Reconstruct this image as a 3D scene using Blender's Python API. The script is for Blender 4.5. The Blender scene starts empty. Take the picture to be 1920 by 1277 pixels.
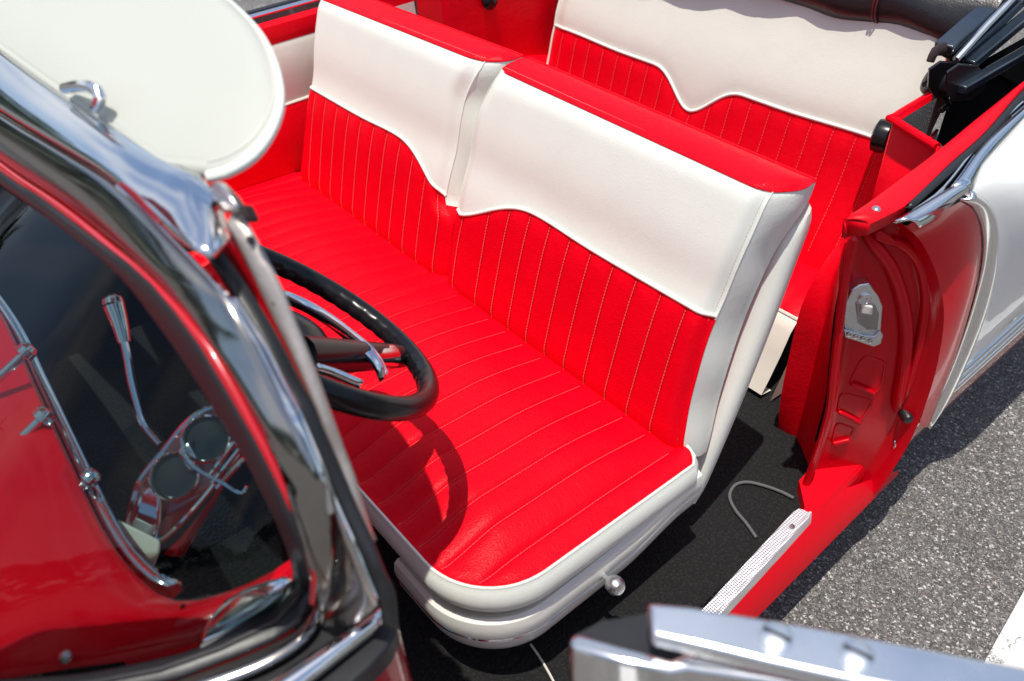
import bpy, bmesh, math, random
from mathutils import Vector as V, Matrix
R = math.radians
scene = bpy.context.scene
COL = scene.collection
random.seed(7)

# ------------------------------------------------------------------ camera
cam_d = bpy.data.cameras.new("camera")
cam = bpy.data.objects.new("camera", cam_d); COL.objects.link(cam)
rot = [[0.63839, -0.47141, 0.60846], [0.76818, 0.43997, -0.4651], [-0.04845, 0.76433, 0.64301]]
m = Matrix(rot).to_4x4(); m.translation = V((1.2959, -0.8107, 1.6276))
cam.matrix_world = m
cam_d.sensor_width = 36; cam_d.lens = 28.559
cam_d.clip_start = 0.02; cam_d.clip_end = 2000
cam_d.dof.use_dof = True
cam_d.dof.focus_distance = 1.62
cam_d.dof.aperture_fstop = 4.3
scene.camera = cam

# ------------------------------------------------------------------ sky, sun, exposure
SUN_TO = V((0.08, -0.155, 1.0)).normalized()          # towards the sun
el = math.asin(SUN_TO.z); az = math.atan2(SUN_TO.x, SUN_TO.y)
w = bpy.data.worlds.new("World"); scene.world = w; w.use_nodes = True
nt = w.node_tree; nt.nodes.clear()
sky = nt.nodes.new("ShaderNodeTexSky"); sky.sky_type = 'NISHITA'; sky.sun_disc = False
sky.sun_elevation = el; sky.sun_rotation = az
bg = nt.nodes.new("ShaderNodeBackground"); bg.inputs[1].default_value = 0.15
ow = nt.nodes.new("ShaderNodeOutputWorld")
# a few summer clouds in the sky, seen in the chrome
tc = nt.nodes.new("ShaderNodeTexCoord")
nz = nt.nodes.new("ShaderNodeTexNoise"); nz.inputs['Scale'].default_value = 2.6; nz.inputs['Detail'].default_value = 7
rp = nt.nodes.new("ShaderNodeValToRGB"); rp.color_ramp.elements[0].position = .46; rp.color_ramp.elements[1].position = .72
mx = nt.nodes.new("ShaderNodeMix"); mx.data_type = 'RGBA'
mx.inputs[7].default_value = (6.5, 6.5, 6.6, 1)
nt.links.new(tc.outputs['Generated'], nz.inputs['Vector']); nt.links.new(nz.outputs['Fac'], rp.inputs[0])
nt.links.new(rp.outputs[0], mx.inputs[0]); nt.links.new(sky.outputs[0], mx.inputs[6])
nt.links.new(mx.outputs[2], bg.inputs[0]); nt.links.new(bg.outputs[0], ow.inputs[0])
sd = bpy.data.lights.new("sun", 'SUN'); sd.energy = 4.2; sd.angle = R(0.55); sd.color = (1, .955, .87)
so = bpy.data.objects.new("sun", sd); COL.objects.link(so)
so.rotation_euler = SUN_TO.to_track_quat('Z', 'Y').to_euler()
so.location = (0, 0, 8)
scene.view_settings.view_transform = 'Standard'; scene.view_settings.look = 'None'
scene.view_settings.exposure = 0.14; scene.view_settings.gamma = 1
scene.cycles.max_bounces = 10; scene.cycles.transparent_max_bounces = 12

# ------------------------------------------------------------------ materials
def mat(name, col, rough=.5, metal=0., spec=.5, coat=0., coat_r=.05, bump=None, var=0., sheen=0.):
    """bump: list of (kind, scale, strength, distance)"""
    m = bpy.data.materials.new(name); m.use_nodes = True
    t = m.node_tree; b = t.nodes['Principled BSDF']
    b.inputs['Base Color'].default_value = (*col, 1); b.inputs['Roughness'].default_value = rough
    b.inputs['Metallic'].default_value = metal; b.inputs['Specular IOR Level'].default_value = spec
    b.inputs['Coat Weight'].default_value = coat; b.inputs['Coat Roughness'].default_value = coat_r
    b.inputs['Sheen Weight'].default_value = sheen
    co = t.nodes.new("ShaderNodeTexCoord")
    if var:
        n = t.nodes.new("ShaderNodeTexNoise"); n.inputs['Scale'].default_value = 14; n.inputs['Detail'].default_value = 8
        t.links.new(co.outputs['Object'], n.inputs['Vector'])
        h = t.nodes.new("ShaderNodeHueSaturation"); h.inputs['Color'].default_value = (*col, 1)
        mr = t.nodes.new("ShaderNodeMapRange"); mr.inputs[3].default_value = 1 - var; mr.inputs[4].default_value = 1 + var
        t.links.new(n.outputs['Fac'], mr.inputs[0]); t.links.new(mr.outputs[0], h.inputs['Value'])
        t.links.new(h.outputs[0], b.inputs['Base Color'])
        mr2 = t.nodes.new("ShaderNodeMapRange"); mr2.inputs[3].default_value = max(rough - .1, .02); mr2.inputs[4].default_value = rough + .1
        t.links.new(n.outputs['Fac'], mr2.inputs[0]); t.links.new(mr2.outputs[0], b.inputs['Roughness'])
    prev = None
    for kind, sc, st, dist in (bump or []):
        if kind == 'd':
            sp_ = t.nodes.new('ShaderNodeSeparateXYZ'); t.links.new(co.outputs['Object'], sp_.inputs[0]); oo = []
            for sg_ in ('ADD', 'SUBTRACT'):
                a_ = t.nodes.new('ShaderNodeMath'); a_.operation = sg_; t.links.new(sp_.outputs[0], a_.inputs[0]); t.links.new(sp_.outputs[1], a_.inputs[1])
                m_ = t.nodes.new('ShaderNodeMath'); m_.operation = 'MULTIPLY'; m_.inputs[1].default_value = sc; t.links.new(a_.outputs[0], m_.inputs[0])
                f_ = t.nodes.new('ShaderNodeMath'); f_.operation = 'SINE'; t.links.new(m_.outputs[0], f_.inputs[0]); oo.append(f_)
            n = t.nodes.new('ShaderNodeMath'); n.operation = 'MULTIPLY'; t.links.new(oo[0].outputs[0], n.inputs[0]); t.links.new(oo[1].outputs[0], n.inputs[1]); o = n.outputs[0]
        elif kind == 'v':
            n = t.nodes.new("ShaderNodeTexVoronoi"); n.inputs['Scale'].default_value = sc; o = n.outputs['Distance']
        else:
            n = t.nodes.new("ShaderNodeTexNoise"); n.inputs['Scale'].default_value = sc; n.inputs['Detail'].default_value = 6; o = n.outputs['Fac']
        if kind == 's':                       # stretched creases
            mp = t.nodes.new("ShaderNodeMapping"); mp.inputs['Scale'].default_value = (.35, .35, 1.6)
            t.links.new(co.outputs['Object'], mp.inputs['Vector']); t.links.new(mp.outputs[0], n.inputs['Vector'])
        else:
            if kind != 'd': t.links.new(co.outputs['Object'], n.inputs['Vector'])
        bp = t.nodes.new("ShaderNodeBump"); bp.inputs['Strength'].default_value = st; bp.inputs['Distance'].default_value = dist
        t.links.new(o, bp.inputs['Height'])
        if prev: t.links.new(prev.outputs[0], bp.inputs['Normal'])
        prev = bp
    if prev: t.links.new(prev.outputs[0], b.inputs['Normal'])
    return m

RED = mat('red_vinyl', (.74, .0004, .010), .40, spec=.10, bump=[('v', 280, .22, .002), ('n', 60, .3, .002), ('n', 18, .35, .006)], var=.10)
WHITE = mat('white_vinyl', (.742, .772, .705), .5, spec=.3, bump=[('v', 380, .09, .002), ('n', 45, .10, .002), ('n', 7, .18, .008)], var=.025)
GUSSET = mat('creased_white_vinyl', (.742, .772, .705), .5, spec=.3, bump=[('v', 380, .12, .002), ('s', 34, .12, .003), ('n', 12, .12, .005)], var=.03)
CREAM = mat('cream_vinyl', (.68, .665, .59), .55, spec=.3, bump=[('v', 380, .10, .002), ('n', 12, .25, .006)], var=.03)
THREAD = mat('pale_thread', (.74, .19, .175), .7)
THREAD2 = mat('pink_thread', (.75, .12, .125), .7)
WTHREAD = mat('white_thread', (.6, .57, .5), .7)
PAINT = mat('red_car_paint', (.50, .002, .008), .22, spec=.5, coat=1, coat_r=.03, bump=[('n', 5, .08, .01), ('n', 130, .03, .001)])
PAINTW = mat('white_car_paint', (.82, .83, .80), .35, coat=1, coat_r=.03)
CHROME = mat('chrome', (.74, .755, .77), .10, metal=1, bump=[('n', 120, .04, .001)], var=.05)
DIMCHROME = mat('dimmed_chrome', (.34, .325, .31), .13, metal=1, bump=[('n', 26, .10, .002), ('n', 120, .05, .001)], var=.12)  # chrome darkened in its colour, standing for dark surroundings mirrored in it
PAINTJ = mat('red_jamb_paint', (.56, .0006, .009), .2, spec=.14, coat=.10, coat_r=.03, bump=[('n', 14, .10, .006), ('n', 130, .06, .001)])
PAINTS = mat('red_satin_paint', (.66, .0006, .010), .45, spec=.15, bump=[('n', 40, .06, .002)])
DASHP = mat('red_dash_paint', (.78, .0008, .012), .3, spec=.15, coat=.15, coat_r=.05, bump=[('n', 5, .05, .01)])
CHROMED = mat('worn_chrome', (.62, .58, .55), .22, metal=1, bump=[('n', 8, .15, .01), ('n', 160, .12, .001)], var=.12)
ALU = mat('aluminium', (.80, .81, .84), .36, metal=.85, bump=[('d', 620, .35, .0016), ('n', 30, .2, .002)], var=.14)
ALUS = mat('cast_metal', (.70, .71, .72), .3, metal=1, bump=[('n', 160, .12, .001)], var=.12)
RUBBER = mat('black_rubber', (.012, .012, .014), .42, spec=.5, bump=[('n', 60, .2, .002)])
BLACK = mat('black_plastic', (.008, .008, .010), .25, spec=.32, bump=[('n', 40, .05, .002)])
BARS = mat('black_painted_steel', (.016, .024, .036), .2, spec=.7, coat=.6, bump=[('n', 110, .25, .002)], var=.3)
LEATHER = mat('black_leather', (.012, .011, .013), .35, spec=.5, bump=[('v', 260, .12, .002), ('n', 5, .35, .02)])
DARK = mat('dark_lining', (.006, .006, .007), .9, spec=.1)
LINING = mat('grey_lining', (.17, .18, .16), .85, bump=[('v', 300, .6, .003), ('n', 30, .5, .004)], var=.25)
BURG = mat('burgundy_piping', (.11, .01, .015), .5)
CORDM = mat('grey_cord', (.10, .10, .105), .8, bump=[('n', 500, .4, .001)])
RUST = mat('rusty_iron', (.020, .009, .008), .7, bump=[('n', 120, .6, .003)], var=.4)

def carpet():
    m = mat('black_carpet', (.011, .011, .0115), .85, spec=.25)
    t = m.node_tree; b = t.nodes['Principled BSDF']; co = t.nodes.new("ShaderNodeTexCoord")
    v = t.nodes.new("ShaderNodeTexVoronoi"); v.inputs['Scale'].default_value = 135
    n = t.nodes.new("ShaderNodeTexNoise"); n.inputs['Scale'].default_value = 170; n.inputs['Detail'].default_value = 4
    for q in (v, n): t.links.new(co.outputs['Object'], q.inputs['Vector'])
    a = t.nodes.new("ShaderNodeMath"); a.operation = 'ADD'
    t.links.new(v.outputs['Distance'], a.inputs[0]); t.links.new(n.outputs['Fac'], a.inputs[1])
    bp = t.nodes.new("ShaderNodeBump"); bp.inputs['Strength'].default_value = .9; bp.inputs['Distance'].default_value = .004; bp.invert = True
    t.links.new(a.outputs[0], bp.inputs['Height']); t.links.new(bp.outputs[0], b.inputs['Normal'])
    r = t.nodes.new("ShaderNodeValToRGB"); e = r.color_ramp.elements
    e[0].color = (.020, .020, .020, 1); e[0].position = .05; e[1].color = (.009, .009, .0095, 1); e[1].position = .5  # loop tops lighter than the gaps: highlights put into the colour
    t.links.new(v.outputs['Distance'], r.inputs[0]); t.links.new(r.outputs[0], b.inputs['Base Color'])
    return m
CARPET = carpet()

def asphalt():
    m = bpy.data.materials.new('asphalt'); m.use_nodes = True
    t = m.node_tree; b = t.nodes['Principled BSDF']; co = t.nodes.new("ShaderNodeTexCoord")
    dn = t.nodes.new("ShaderNodeTexNoise"); dn.inputs['Scale'].default_value = 260; dn.inputs['Detail'].default_value = 2
    t.links.new(co.outputs['Object'], dn.inputs['Vector'])
    dm = t.nodes.new("ShaderNodeMix"); dm.data_type = 'VECTOR'; dm.inputs[0].default_value = .006
    t.links.new(co.outputs['Object'], dm.inputs[4]); t.links.new(dn.outputs['Color'], dm.inputs[5])
    def vor(sc):
        v = t.nodes.new("ShaderNodeTexVoronoi"); v.inputs['Scale'].default_value = sc; v.inputs['Randomness'].default_value = 1
        t.links.new(dm.outputs[1], v.inputs['Vector']); return v
    def ramp(src, els):
        r = t.nodes.new("ShaderNodeValToRGB"); r.color_ramp.interpolation = 'CONSTANT'
        e = r.color_ramp.elements
        while len(e) < len(els): e.new(.5)
        for q, (p, c) in zip(e, els): q.position = p; q.color = (*c, 1)
        t.links.new(src, r.inputs[0]); return r
    def sep(v):
        s = t.nodes.new("ShaderNodeSeparateColor"); t.links.new(v.outputs['Color'], s.inputs[0]); return s
    v1 = vor(225); v2 = vor(480); s1 = sep(v1); s2 = sep(v2)
    r1 = ramp(s1.outputs[0], [(0, (.075, .073, .071)), (.26, (.125, .116, .112)), (.52, (.18, .168, .16)), (.68, (.16, .125, .11)), (.76, (.25, .24, .225)), (.92, (.54, .52, .50))])
    r2 = ramp(s2.outputs[0], [(0, (.04, .04, .04)), (.34, (.09, .086, .082)), (.62, (.18, .17, .162)), (.9, (.48, .46, .44))])
    gt = t.nodes.new("ShaderNodeMath"); gt.operation = 'GREATER_THAN'; gt.inputs[1].default_value = .42
    t.links.new(s1.outputs[1], gt.inputs[0])
    mx = t.nodes.new("ShaderNodeMix"); mx.data_type = 'RGBA'
    t.links.new(gt.outputs[0], mx.inputs[0]); t.links.new(r2.outputs[0], mx.inputs[6]); t.links.new(r1.outputs[0], mx.inputs[7])
    n = t.nodes.new("ShaderNodeTexNoise"); n.inputs['Scale'].default_value = 5; n.inputs['Detail'].default_value = 6
    t.links.new(co.outputs['Object'], n.inputs['Vector'])
    mr = t.nodes.new("ShaderNodeMapRange"); mr.inputs[3].default_value = .75; mr.inputs[4].default_value = 1.25
    t.links.new(n.outputs['Fac'], mr.inputs[0])
    h = t.nodes.new("ShaderNodeHueSaturation"); t.links.new(mx.outputs[2], h.inputs['Color']); t.links.new(mr.outputs[0], h.inputs['Value'])
    t.links.new(h.outputs[0], b.inputs['Base Color'])
    bp = t.nodes.new("ShaderNodeBump"); bp.inputs['Strength'].default_value = .8; bp.inputs['Distance'].default_value = .004; bp.invert = True
    t.links.new(v1.outputs['Distance'], bp.inputs['Height']); t.links.new(bp.outputs[0], b.inputs['Normal'])
    b.inputs['Roughness'].default_value = .75
    return m
ASPH = asphalt()

def roadpaint():
    m = mat('cracked_white_paint', (.62, .62, .60), .7)
    t = m.node_tree; b = t.nodes['Principled BSDF']; co = t.nodes.new("ShaderNodeTexCoord")
    v = t.nodes.new("ShaderNodeTexVoronoi"); v.feature = 'DISTANCE_TO_EDGE'; v.inputs['Scale'].default_value = 11
    n = t.nodes.new("ShaderNodeTexNoise"); n.inputs['Scale'].default_value = 40; n.inputs['Detail'].default_value = 6
    t.links.new(co.outputs['Object'], n.inputs['Vector'])
    mm = t.nodes.new("ShaderNodeMix"); mm.data_type = 'VECTOR'; mm.inputs[0].default_value = .07
    t.links.new(co.outputs['Object'], mm.inputs[4]); t.links.new(n.outputs['Color'], mm.inputs[5]); t.links.new(mm.outputs[1], v.inputs['Vector'])
    r = t.nodes.new("ShaderNodeValToRGB"); e = r.color_ramp.elements
    e[0].position = .004; e[0].color = (.16, .155, .15, 1); e[1].position = .016; e[1].color = (.66, .66, .64, 1)
    t.links.new(v.outputs[0], r.inputs[0]); t.links.new(r.outputs[0], b.inputs['Base Color'])
    return m
ROADP = roadpaint()

def glass(name, tint, refl=.0):
    m = bpy.data.materials.new(name); m.use_nodes = True; t = m.node_tree; t.nodes.clear()
    o = t.nodes.new("ShaderNodeOutputMaterial"); tr = t.nodes.new("ShaderNodeBsdfTransparent"); tr.inputs[0].default_value = (*tint, 1)
    gl = t.nodes.new("ShaderNodeBsdfGlossy"); gl.inputs['Roughness'].default_value = .02
    fr = t.nodes.new("ShaderNodeFresnel"); fr.inputs[0].default_value = 1.30
    mx = t.nodes.new("ShaderNodeMixShader")
    t.links.new(fr.outputs[0], mx.inputs[0]); t.links.new(tr.outputs[0], mx.inputs[1]); t.links.new(gl.outputs[0], mx.inputs[2]); t.links.new(mx.outputs[0], o.inputs[0])
    return m
GLASS = glass('tinted_glass', (.50, .60, .59))

# ------------------------------------------------------------------ mesh helpers
def lerp(a, b, t): return a + (b - a) * t
def sm(t): t = max(0., min(1., t)); return t * t * (3 - 2 * t)
def crom(pts, n):
    """smooth resample of a 3D polyline to n points by arc length"""
    P = [V(p) for p in pts]
    if len(P) == 2: return [P[0].lerp(P[1], i / (n - 1)) for i in range(n)]
    Q = [2 * P[0] - P[1]] + P + [2 * P[-1] - P[-2]]; D = []
    for i in range(1, len(Q) - 2):
        for k in range(12):
            t = k / 12; a, b, c, d = Q[i - 1:i + 3]
            D.append(.5 * ((2 * b) + (c - a) * t + (2 * a - 5 * b + 4 * c - d) * t * t + (3 * b - a - 3 * c + d) * t ** 3))
    D.append(P[-1]); L = [0.]
    for i in range(1, len(D)): L.append(L[-1] + (D[i] - D[i - 1]).length)
    out = []; j = 0
    for i in range(n):
        s = L[-1] * i / (n - 1)
        while j < len(L) - 2 and L[j + 1] < s: j += 1
        f = (s - L[j]) / max(L[j + 1] - L[j], 1e-9); out.append(D[j].lerp(D[j + 1], min(1, f)))
    return out

class MB:
    def __init__(s): s.v = []; s.f = []; s.m = []
    def grid(s, rows, mi=0, cu=False, cv=False, flip=False):
        o = len(s.v); a = len(rows); b = len(rows[0])
        for r in rows: s.v.extend(V(p) for p in r)
        for i in range(a if cv else a - 1):
            for j in range(b if cu else b - 1):
                q = [o + i * b + j, o + i * b + (j + 1) % b, o + ((i + 1) % a) * b + (j + 1) % b, o + ((i + 1) % a) * b + j]
                s.f.append(q[::-1] if flip else q); s.m.append(mi)
        return s
    def tube(s, pts, r, n=8, mi=0, smooth=0, caps=True, flat=None):
        P = crom(pts, smooth) if smooth else [V(p) for p in pts]
        rr = r if callable(r) else (lambda t: r); rows = []; up = None
        for i, p in enumerate(P):
            d = (P[min(i + 1, len(P) - 1)] - P[max(i - 1, 0)]).normalized()
            if up is None: up = V((0, 0, 1)) if abs(d.z) < .9 else V((1, 0, 0))
            x = d.cross(up).normalized(); y = x.cross(d).normalized(); up = y
            q = rr(i / max(len(P) - 1, 1))
            rows.append([p + (x * math.cos(a) + y * math.sin(a) * (flat or 1)) * q for a in (2 * math.pi * k / n for k in range(n))])
        o = len(s.v); s.grid(rows, mi, cu=True)
        if caps:
            s.f.append([o + k for k in range(n)][::-1]); s.m.append(mi)
            e = o + (len(P) - 1) * n; s.f.append([e + k for k in range(n)]); s.m.append(mi)
        return s
    def prism(s, poly, off, mi=0):
        o = len(s.v); n = len(poly); off = V(off)
        s.v.extend(V(p) for p in poly); s.v.extend(V(p) + off for p in poly)
        s.f.append([o + i for i in range(n)][::-1]); s.f.append([o + n + i for i in range(n)]); s.m += [mi, mi]
        for i in range(n):
            j = (i + 1) % n; s.f.append([o + i, o + j, o + n + j, o + n + i]); s.m.append(mi)
        return s
    def box(s, c, x, y, z, mi=0):
        c, x, y, z = V(c), V(x), V(y), V(z)
        return s.prism([c - x - y - z, c + x - y - z, c + x + y - z, c - x + y - z], z * 2, mi)
    def lathe(s, c, axis, prof, n=24, mi=0):
        """prof: (radius, height along axis)"""
        c = V(c); a = V(axis).normalized(); x = a.orthogonal().normalized(); y = a.cross(x)
        rows = [[c + a * h + (x * math.cos(q) + y * math.sin(q)) * max(r, 1e-5) for q in (2 * math.pi * k / n for k in range(n))] for r, h in prof]
        return s.grid(rows, mi, cu=True)
    def build(s, name, mats, parent=None, ang=35, solid=0, bevel=0, bseg=2, sub=0, offset=-1):
        me = bpy.data.meshes.new(name); me.from_pydata([tuple(p) for p in s.v], [], s.f)
        if not isinstance(mats, (list, tuple)): mats = [mats]
        for q in mats: me.materials.append(q)
        me.polygons.foreach_set('material_index', s.m); me.update()
        bm = bmesh.new(); bm.from_mesh(me)
        bmesh.ops.remove_doubles(bm, verts=bm.verts, dist=1e-5)
        bmesh.ops.recalc_face_normals(bm, faces=bm.faces); bm.to_mesh(me); bm.free()
        me.polygons.foreach_set('use_smooth', [True] * len(me.polygons))
        me.set_sharp_from_angle(angle=R(ang))
        o = bpy.data.objects.new(name, me); COL.objects.link(o)
        if parent is not None:
            o.parent = parent
            if parent.get('category'): o.matrix_parent_inverse = Matrix.Translation(-parent.location)
        if solid:
            q = o.modifiers.new('thickness', 'SOLIDIFY'); q.thickness = solid; q.offset = offset
        if bevel:
            q = o.modifiers.new('bevel', 'BEVEL'); q.width = bevel; q.segments = bseg; q.limit_method = 'ANGLE'; q.angle_limit = R(40)
        if sub:
            q = o.modifiers.new('subdivision', 'SUBSURF'); q.levels = sub; q.render_levels = sub
        return o
def strip(a, b, n, bulge=0., rows=7, view=V((1.2959, -0.8107, 1.6276))):
    """smooth band between two 3D polylines, rounded out in its middle"""
    A = crom(a, n); B = crom(b, n); out = []
    nor = []
    for i in range(n):
        d = (A[min(i + 1, n - 1)] - A[max(i - 1, 0)]); k = d.cross(B[i] - A[i])
        nor.append(k.normalized() if k.length > 1e-9 else V((0, 0, 1)))
    if sum((view - A[i]).dot(nor[i]) for i in range(n)) < 0: nor = [-k for k in nor]
    for r in range(rows):
        t = r / (rows - 1); h = bulge * (1 - (2 * t - 1) ** 2)
        out.append([A[i].lerp(B[i], t) + nor[i] * h for i in range(n)])
    return out

GZ = 0.0                                             # ground level
# ------------------------------------------------------------------ setting
def struct(o): o['kind'] = 'structure'; return o
g = MB(); g.grid([[(-400, -400, GZ), (400, -400, GZ)], [(-400, 400, GZ), (400, 400, GZ)]])
struct(g.build('asphalt_ground', ASPH))
g = MB()
La = [(1.2106,0.4261,0.0040),(1.1873,0.6424,0.0040)]
dv = (V(La[1]) - V(La[0])).normalized(); a0 = V(La[0]) - dv * 4; a1 = V(La[0]) + dv * 5; sx = V((dv.y, -dv.x, 0)) * .11
g.grid([[a0.lerp(a1, i / 30) for i in range(31)], [a0.lerp(a1, i / 30) + sx for i in range(31)]])
struct(g.build('painted_line', ROADP))

# added ring of trees, out of view: gives the chrome something dark to mirror
q = MB(); rnd = random.Random(3)
for i in range(5200):
    a = rnd.random() * 2 * math.pi; r = 26 + 9 * rnd.random(); hmax = 6.5 + 2.5 * math.sin(a * 5 + 1) + 1.5 * math.sin(a * 13)
    c = V((r * math.cos(a), r * math.sin(a), hmax * rnd.random() ** .8)); u = V((rnd.gauss(0, 1), rnd.gauss(0, 1), rnd.gauss(0, 1))).normalized(); v = u.orthogonal().normalized()
    k = .5 + .9 * rnd.random(); q.v += [c - u * k, c + v * k * .6, c + u * k, c - v * k * .6]; o = len(q.v) - 4; q.f.append([o, o + 1, o + 2, o + 3]); q.m.append(0)
tree_ring = q.build('added_trees', mat('foliage', (.05, .085, .03), .7, var=.4))
tree_ring['kind'] = 'stuff'; tree_ring['label'] = 'added ring of green trees, out of view, mirrored in the chrome'; tree_ring['category'] = 'trees'
# ------------------------------------------------------------------ the car
car = bpy.data.objects.new('convertible_car', None); COL.objects.link(car)
car.location = (0, .4, GZ)
car['label'] = 'red and white vintage convertible with its top folded and near door open'
car['category'] = 'car'
bpy.context.view_layer.update()

# ---------- floor
b = MB(); b.grid([[(-.80, -1.05, .27), (.835, -1.05, .27)], [(-.80, -.2, .27), (.835, -.2, .27)], [(-.80, .95, .27), (.835, .95, .27)]])
b.grid([[(-.80, -1.05, .27), (.835, -1.05, .27)], [(-.80, -1.25, .55), (.835, -1.25, .55)], [(-.80, -1.25, .90), (.80, -1.25, .90)]])
b.tube([(0, -1.2, .27), (0, -.9, .26), (0, .5, .25)], .10, 16, smooth=12)
floor = b.build('floor_carpet', CARPET, car)
b = MB(); b.tube([(0.6881,-0.3474,0.2740),(0.7318,-0.3541,0.2740),(0.7892,-0.3685,0.2740)], .0022, 6, smooth=6); b.build('carpet_seam', WTHREAD, floor)

# ---------- front bench seat
W = .735; YF = -.477; RC = .13; PL = .0575
def y_front(x):
    a = abs(x) - (W - RC)
    return YF if a <= 0 else YF + RC - math.sqrt(max(RC * RC - a * a, 0))
def y_back(x): return lerp(.05, .018, sm((abs(x) - .655) / .03)) if abs(x) < .70 else .018 - .02 * (max(0, abs(x) - .70) / .035) ** 2
def edge_d(x, y):
    ax = abs(x); cx, cy = W - RC, YF + RC
    if ax > cx and y < cy: return RC - math.hypot(ax - cx, y - cy)
    return min(W - ax, y - YF)
def cush_z(x, y, groove=True):
    z = lerp(.535, .562, min(1, max(0, -y / .477)))
    z += .030 * sm(edge_d(x, y) / .14) * sm((-y + .02) / .22) ** .7
    if groove:
        t = (x / PL) % 1; d = min(t, 1 - t) * PL
        z += .0022 * math.sin(x * 13 + 1.3) * math.sin(y * 11 + .6) * sm(edge_d(x, y) / .1) + (.0030 * (1 - (2 * t - 1) ** 2) - .0040 * math.exp(-(d / .0035) ** 2)) * sm(edge_d(x, y) / .02)
    return z
b = MB(); xs = []
k = -13
while k * PL < W:
    for q in (0, .04, .10, .22, .36, .5, .64, .78, .90, .96): 
        x = (k + q) * PL
        if abs(x) < W: xs.append(x)
    k += 1
xs = [-W] + xs + [W - .004, W]
NY = 46
b.grid([[(x, lerp(y_front(x), y_back(x), (j / NY) ** 1.25), cush_z(x, lerp(y_front(x), y_back(x), (j / NY) ** 1.25))) for j in range(NY + 1)] for x in xs], 0)
def stitch(b, f, n, mi, ln=.0045, wd=.0006, gap=.0022):
    """dashes along curve f(t)->(point, normal), t in 0..1; n sample points"""
    pts = [f(i / n) for i in range(n + 1)]; acc = 0.; seg = []
    L = [0]
    for i in range(n): L.append(L[-1] + (pts[i + 1][0] - pts[i][0]).length)
    s = 0.; j = 0
    def at(s):
        nonlocal j
        while j < n - 1 and L[j + 1] < s: j += 1
        t = (s - L[j]) / max(L[j + 1] - L[j], 1e-9); return pts[j][0].lerp(pts[j + 1][0], t), pts[j][1]
    while s + ln < L[-1]:
        p, nn = at(s); q, _ = at(s + ln); d = (q - p).normalized(); x = d.cross(nn).normalized() * wd
        u = nn * .0009
        o = len(b.v); b.v += [p - x, p + x, q + x, q - x, p - x * .6 + u, p + x * .6 + u, q + x * .6 + u, q - x * .6 + u]
        for fa in ((4, 5, 6, 7), (0, 1, 5, 4), (1, 2, 6, 5), (2, 3, 7, 6), (3, 0, 4, 7)): b.f.append([o + e for e in fa]); b.m.append(mi)
        s += ln + gap
for k in range(-12, 13):
    x = k * PL; y0 = y_front(x) + .006
    stitch(b, lambda t: (V((x, lerp(y0, -.01, t), cush_z(x, lerp(y0, -.01, t)) - .0004)), V((0, 0, 1))), 40, 1, .005, .0005, .0012)
# outline used by border, welt and valance
def outline(off, y0=.05, x_to=-.735):
    pts = [V((W - .055, .020 + off)), V((W - .030, .018 + off)), V((W - .012 + off * .6, .012 + off * .6)), V((W + off, -.004)), V((W + off, -.07)), V((W + off, -.11)), V((W + off, -.18)), V((W + off, -.29))]
    for i in range(13):
        a = math.pi / 2 * i / 12; pts.append(V((W - RC + (RC + off) * math.cos(a), YF + RC - (RC + off) * math.sin(a))))
    n = 24
    for i in range(1, n + 1): pts.append(V((lerp(W - RC, -(W - RC), i / n), YF - off)))
    for i in range(1, 13):
        a = math.pi / 2 * i / 12; pts.append(V((-(W - RC) - (RC + off) * math.sin(a), YF + RC - (RC + off) * math.cos(a))))
    pts += [V((-W - off, y)) for y in (-.2, 0, y0)]
    return pts
def ring(off, dz):
    base = outline(0); return [V((p.x, p.y, lerp(.535, .562, min(1, max(0, -q.y / .477))) + dz)) for p, q in zip(outline(off), base)][:-14]
cb = MB()
prof = [(-.001, -.001), (.002, .0015), (.005, .0005), (.006, -.003), (.009, -.008), (.013, -.018), (.015, -.030), (.014, -.042), (.009, -.056), (.001, -.066), (-.012, -.072), (-.05, -.074)]
cb.grid([ring(o, z) for o, z in prof])
cb.tube(ring(.0035, .0003), .0022, 6)
# valance: painted shell under the cushion, with a chrome bead
def val_ring(off, z, n=70):
    o = outline(off)[4:30]
    o = [p for p in o if p.x > .50 and p.y < -.10]
    q = [V((W + off, .02, z)), V((W + off, -.04, z))] + [V((p.x, p.y, z)) for p in o]
    return crom(q, n)
vb = MB(); vp = [(-.034, .436), (-.022, .456), (-.010, .467), (.000, .470), (.008, .464), (.011, .450), (.011, .434), (.0095, .424), (.006, .422), (.006, .414), (.008, .411), (.006, .396), (.001, .380), (-.008, .369), (-.02, .364), (-.04, .364)]
vr = [val_ring(o, z) for o, z in vp]
for ring_ in vr:                                  # rises to the rear, flares round the front corner
    for p in ring_:
        p.z += .030 * sm((p.y + .17) / .16) - .010 * sm((.70 - p.x) / .15)
        k = sm((-.22 - p.y) / .2); p.y -= .003 * k; p.x += .001 * k; p.z += .005 * k
vb.grid(vr)
for e in (0, -1):
    o = len(vb.v); vb.v += [r[e] for r in vr]; vb.f.append(list(range(o, o + len(vr)))); vb.m.append(0)
WP = mat('ivory_paint', (.76, .76, .69), .35, coat=.4, bump=[('n', 25, .15, .004)], var=.03)
seat = vb.build('front_seat', WP, car)
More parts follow.
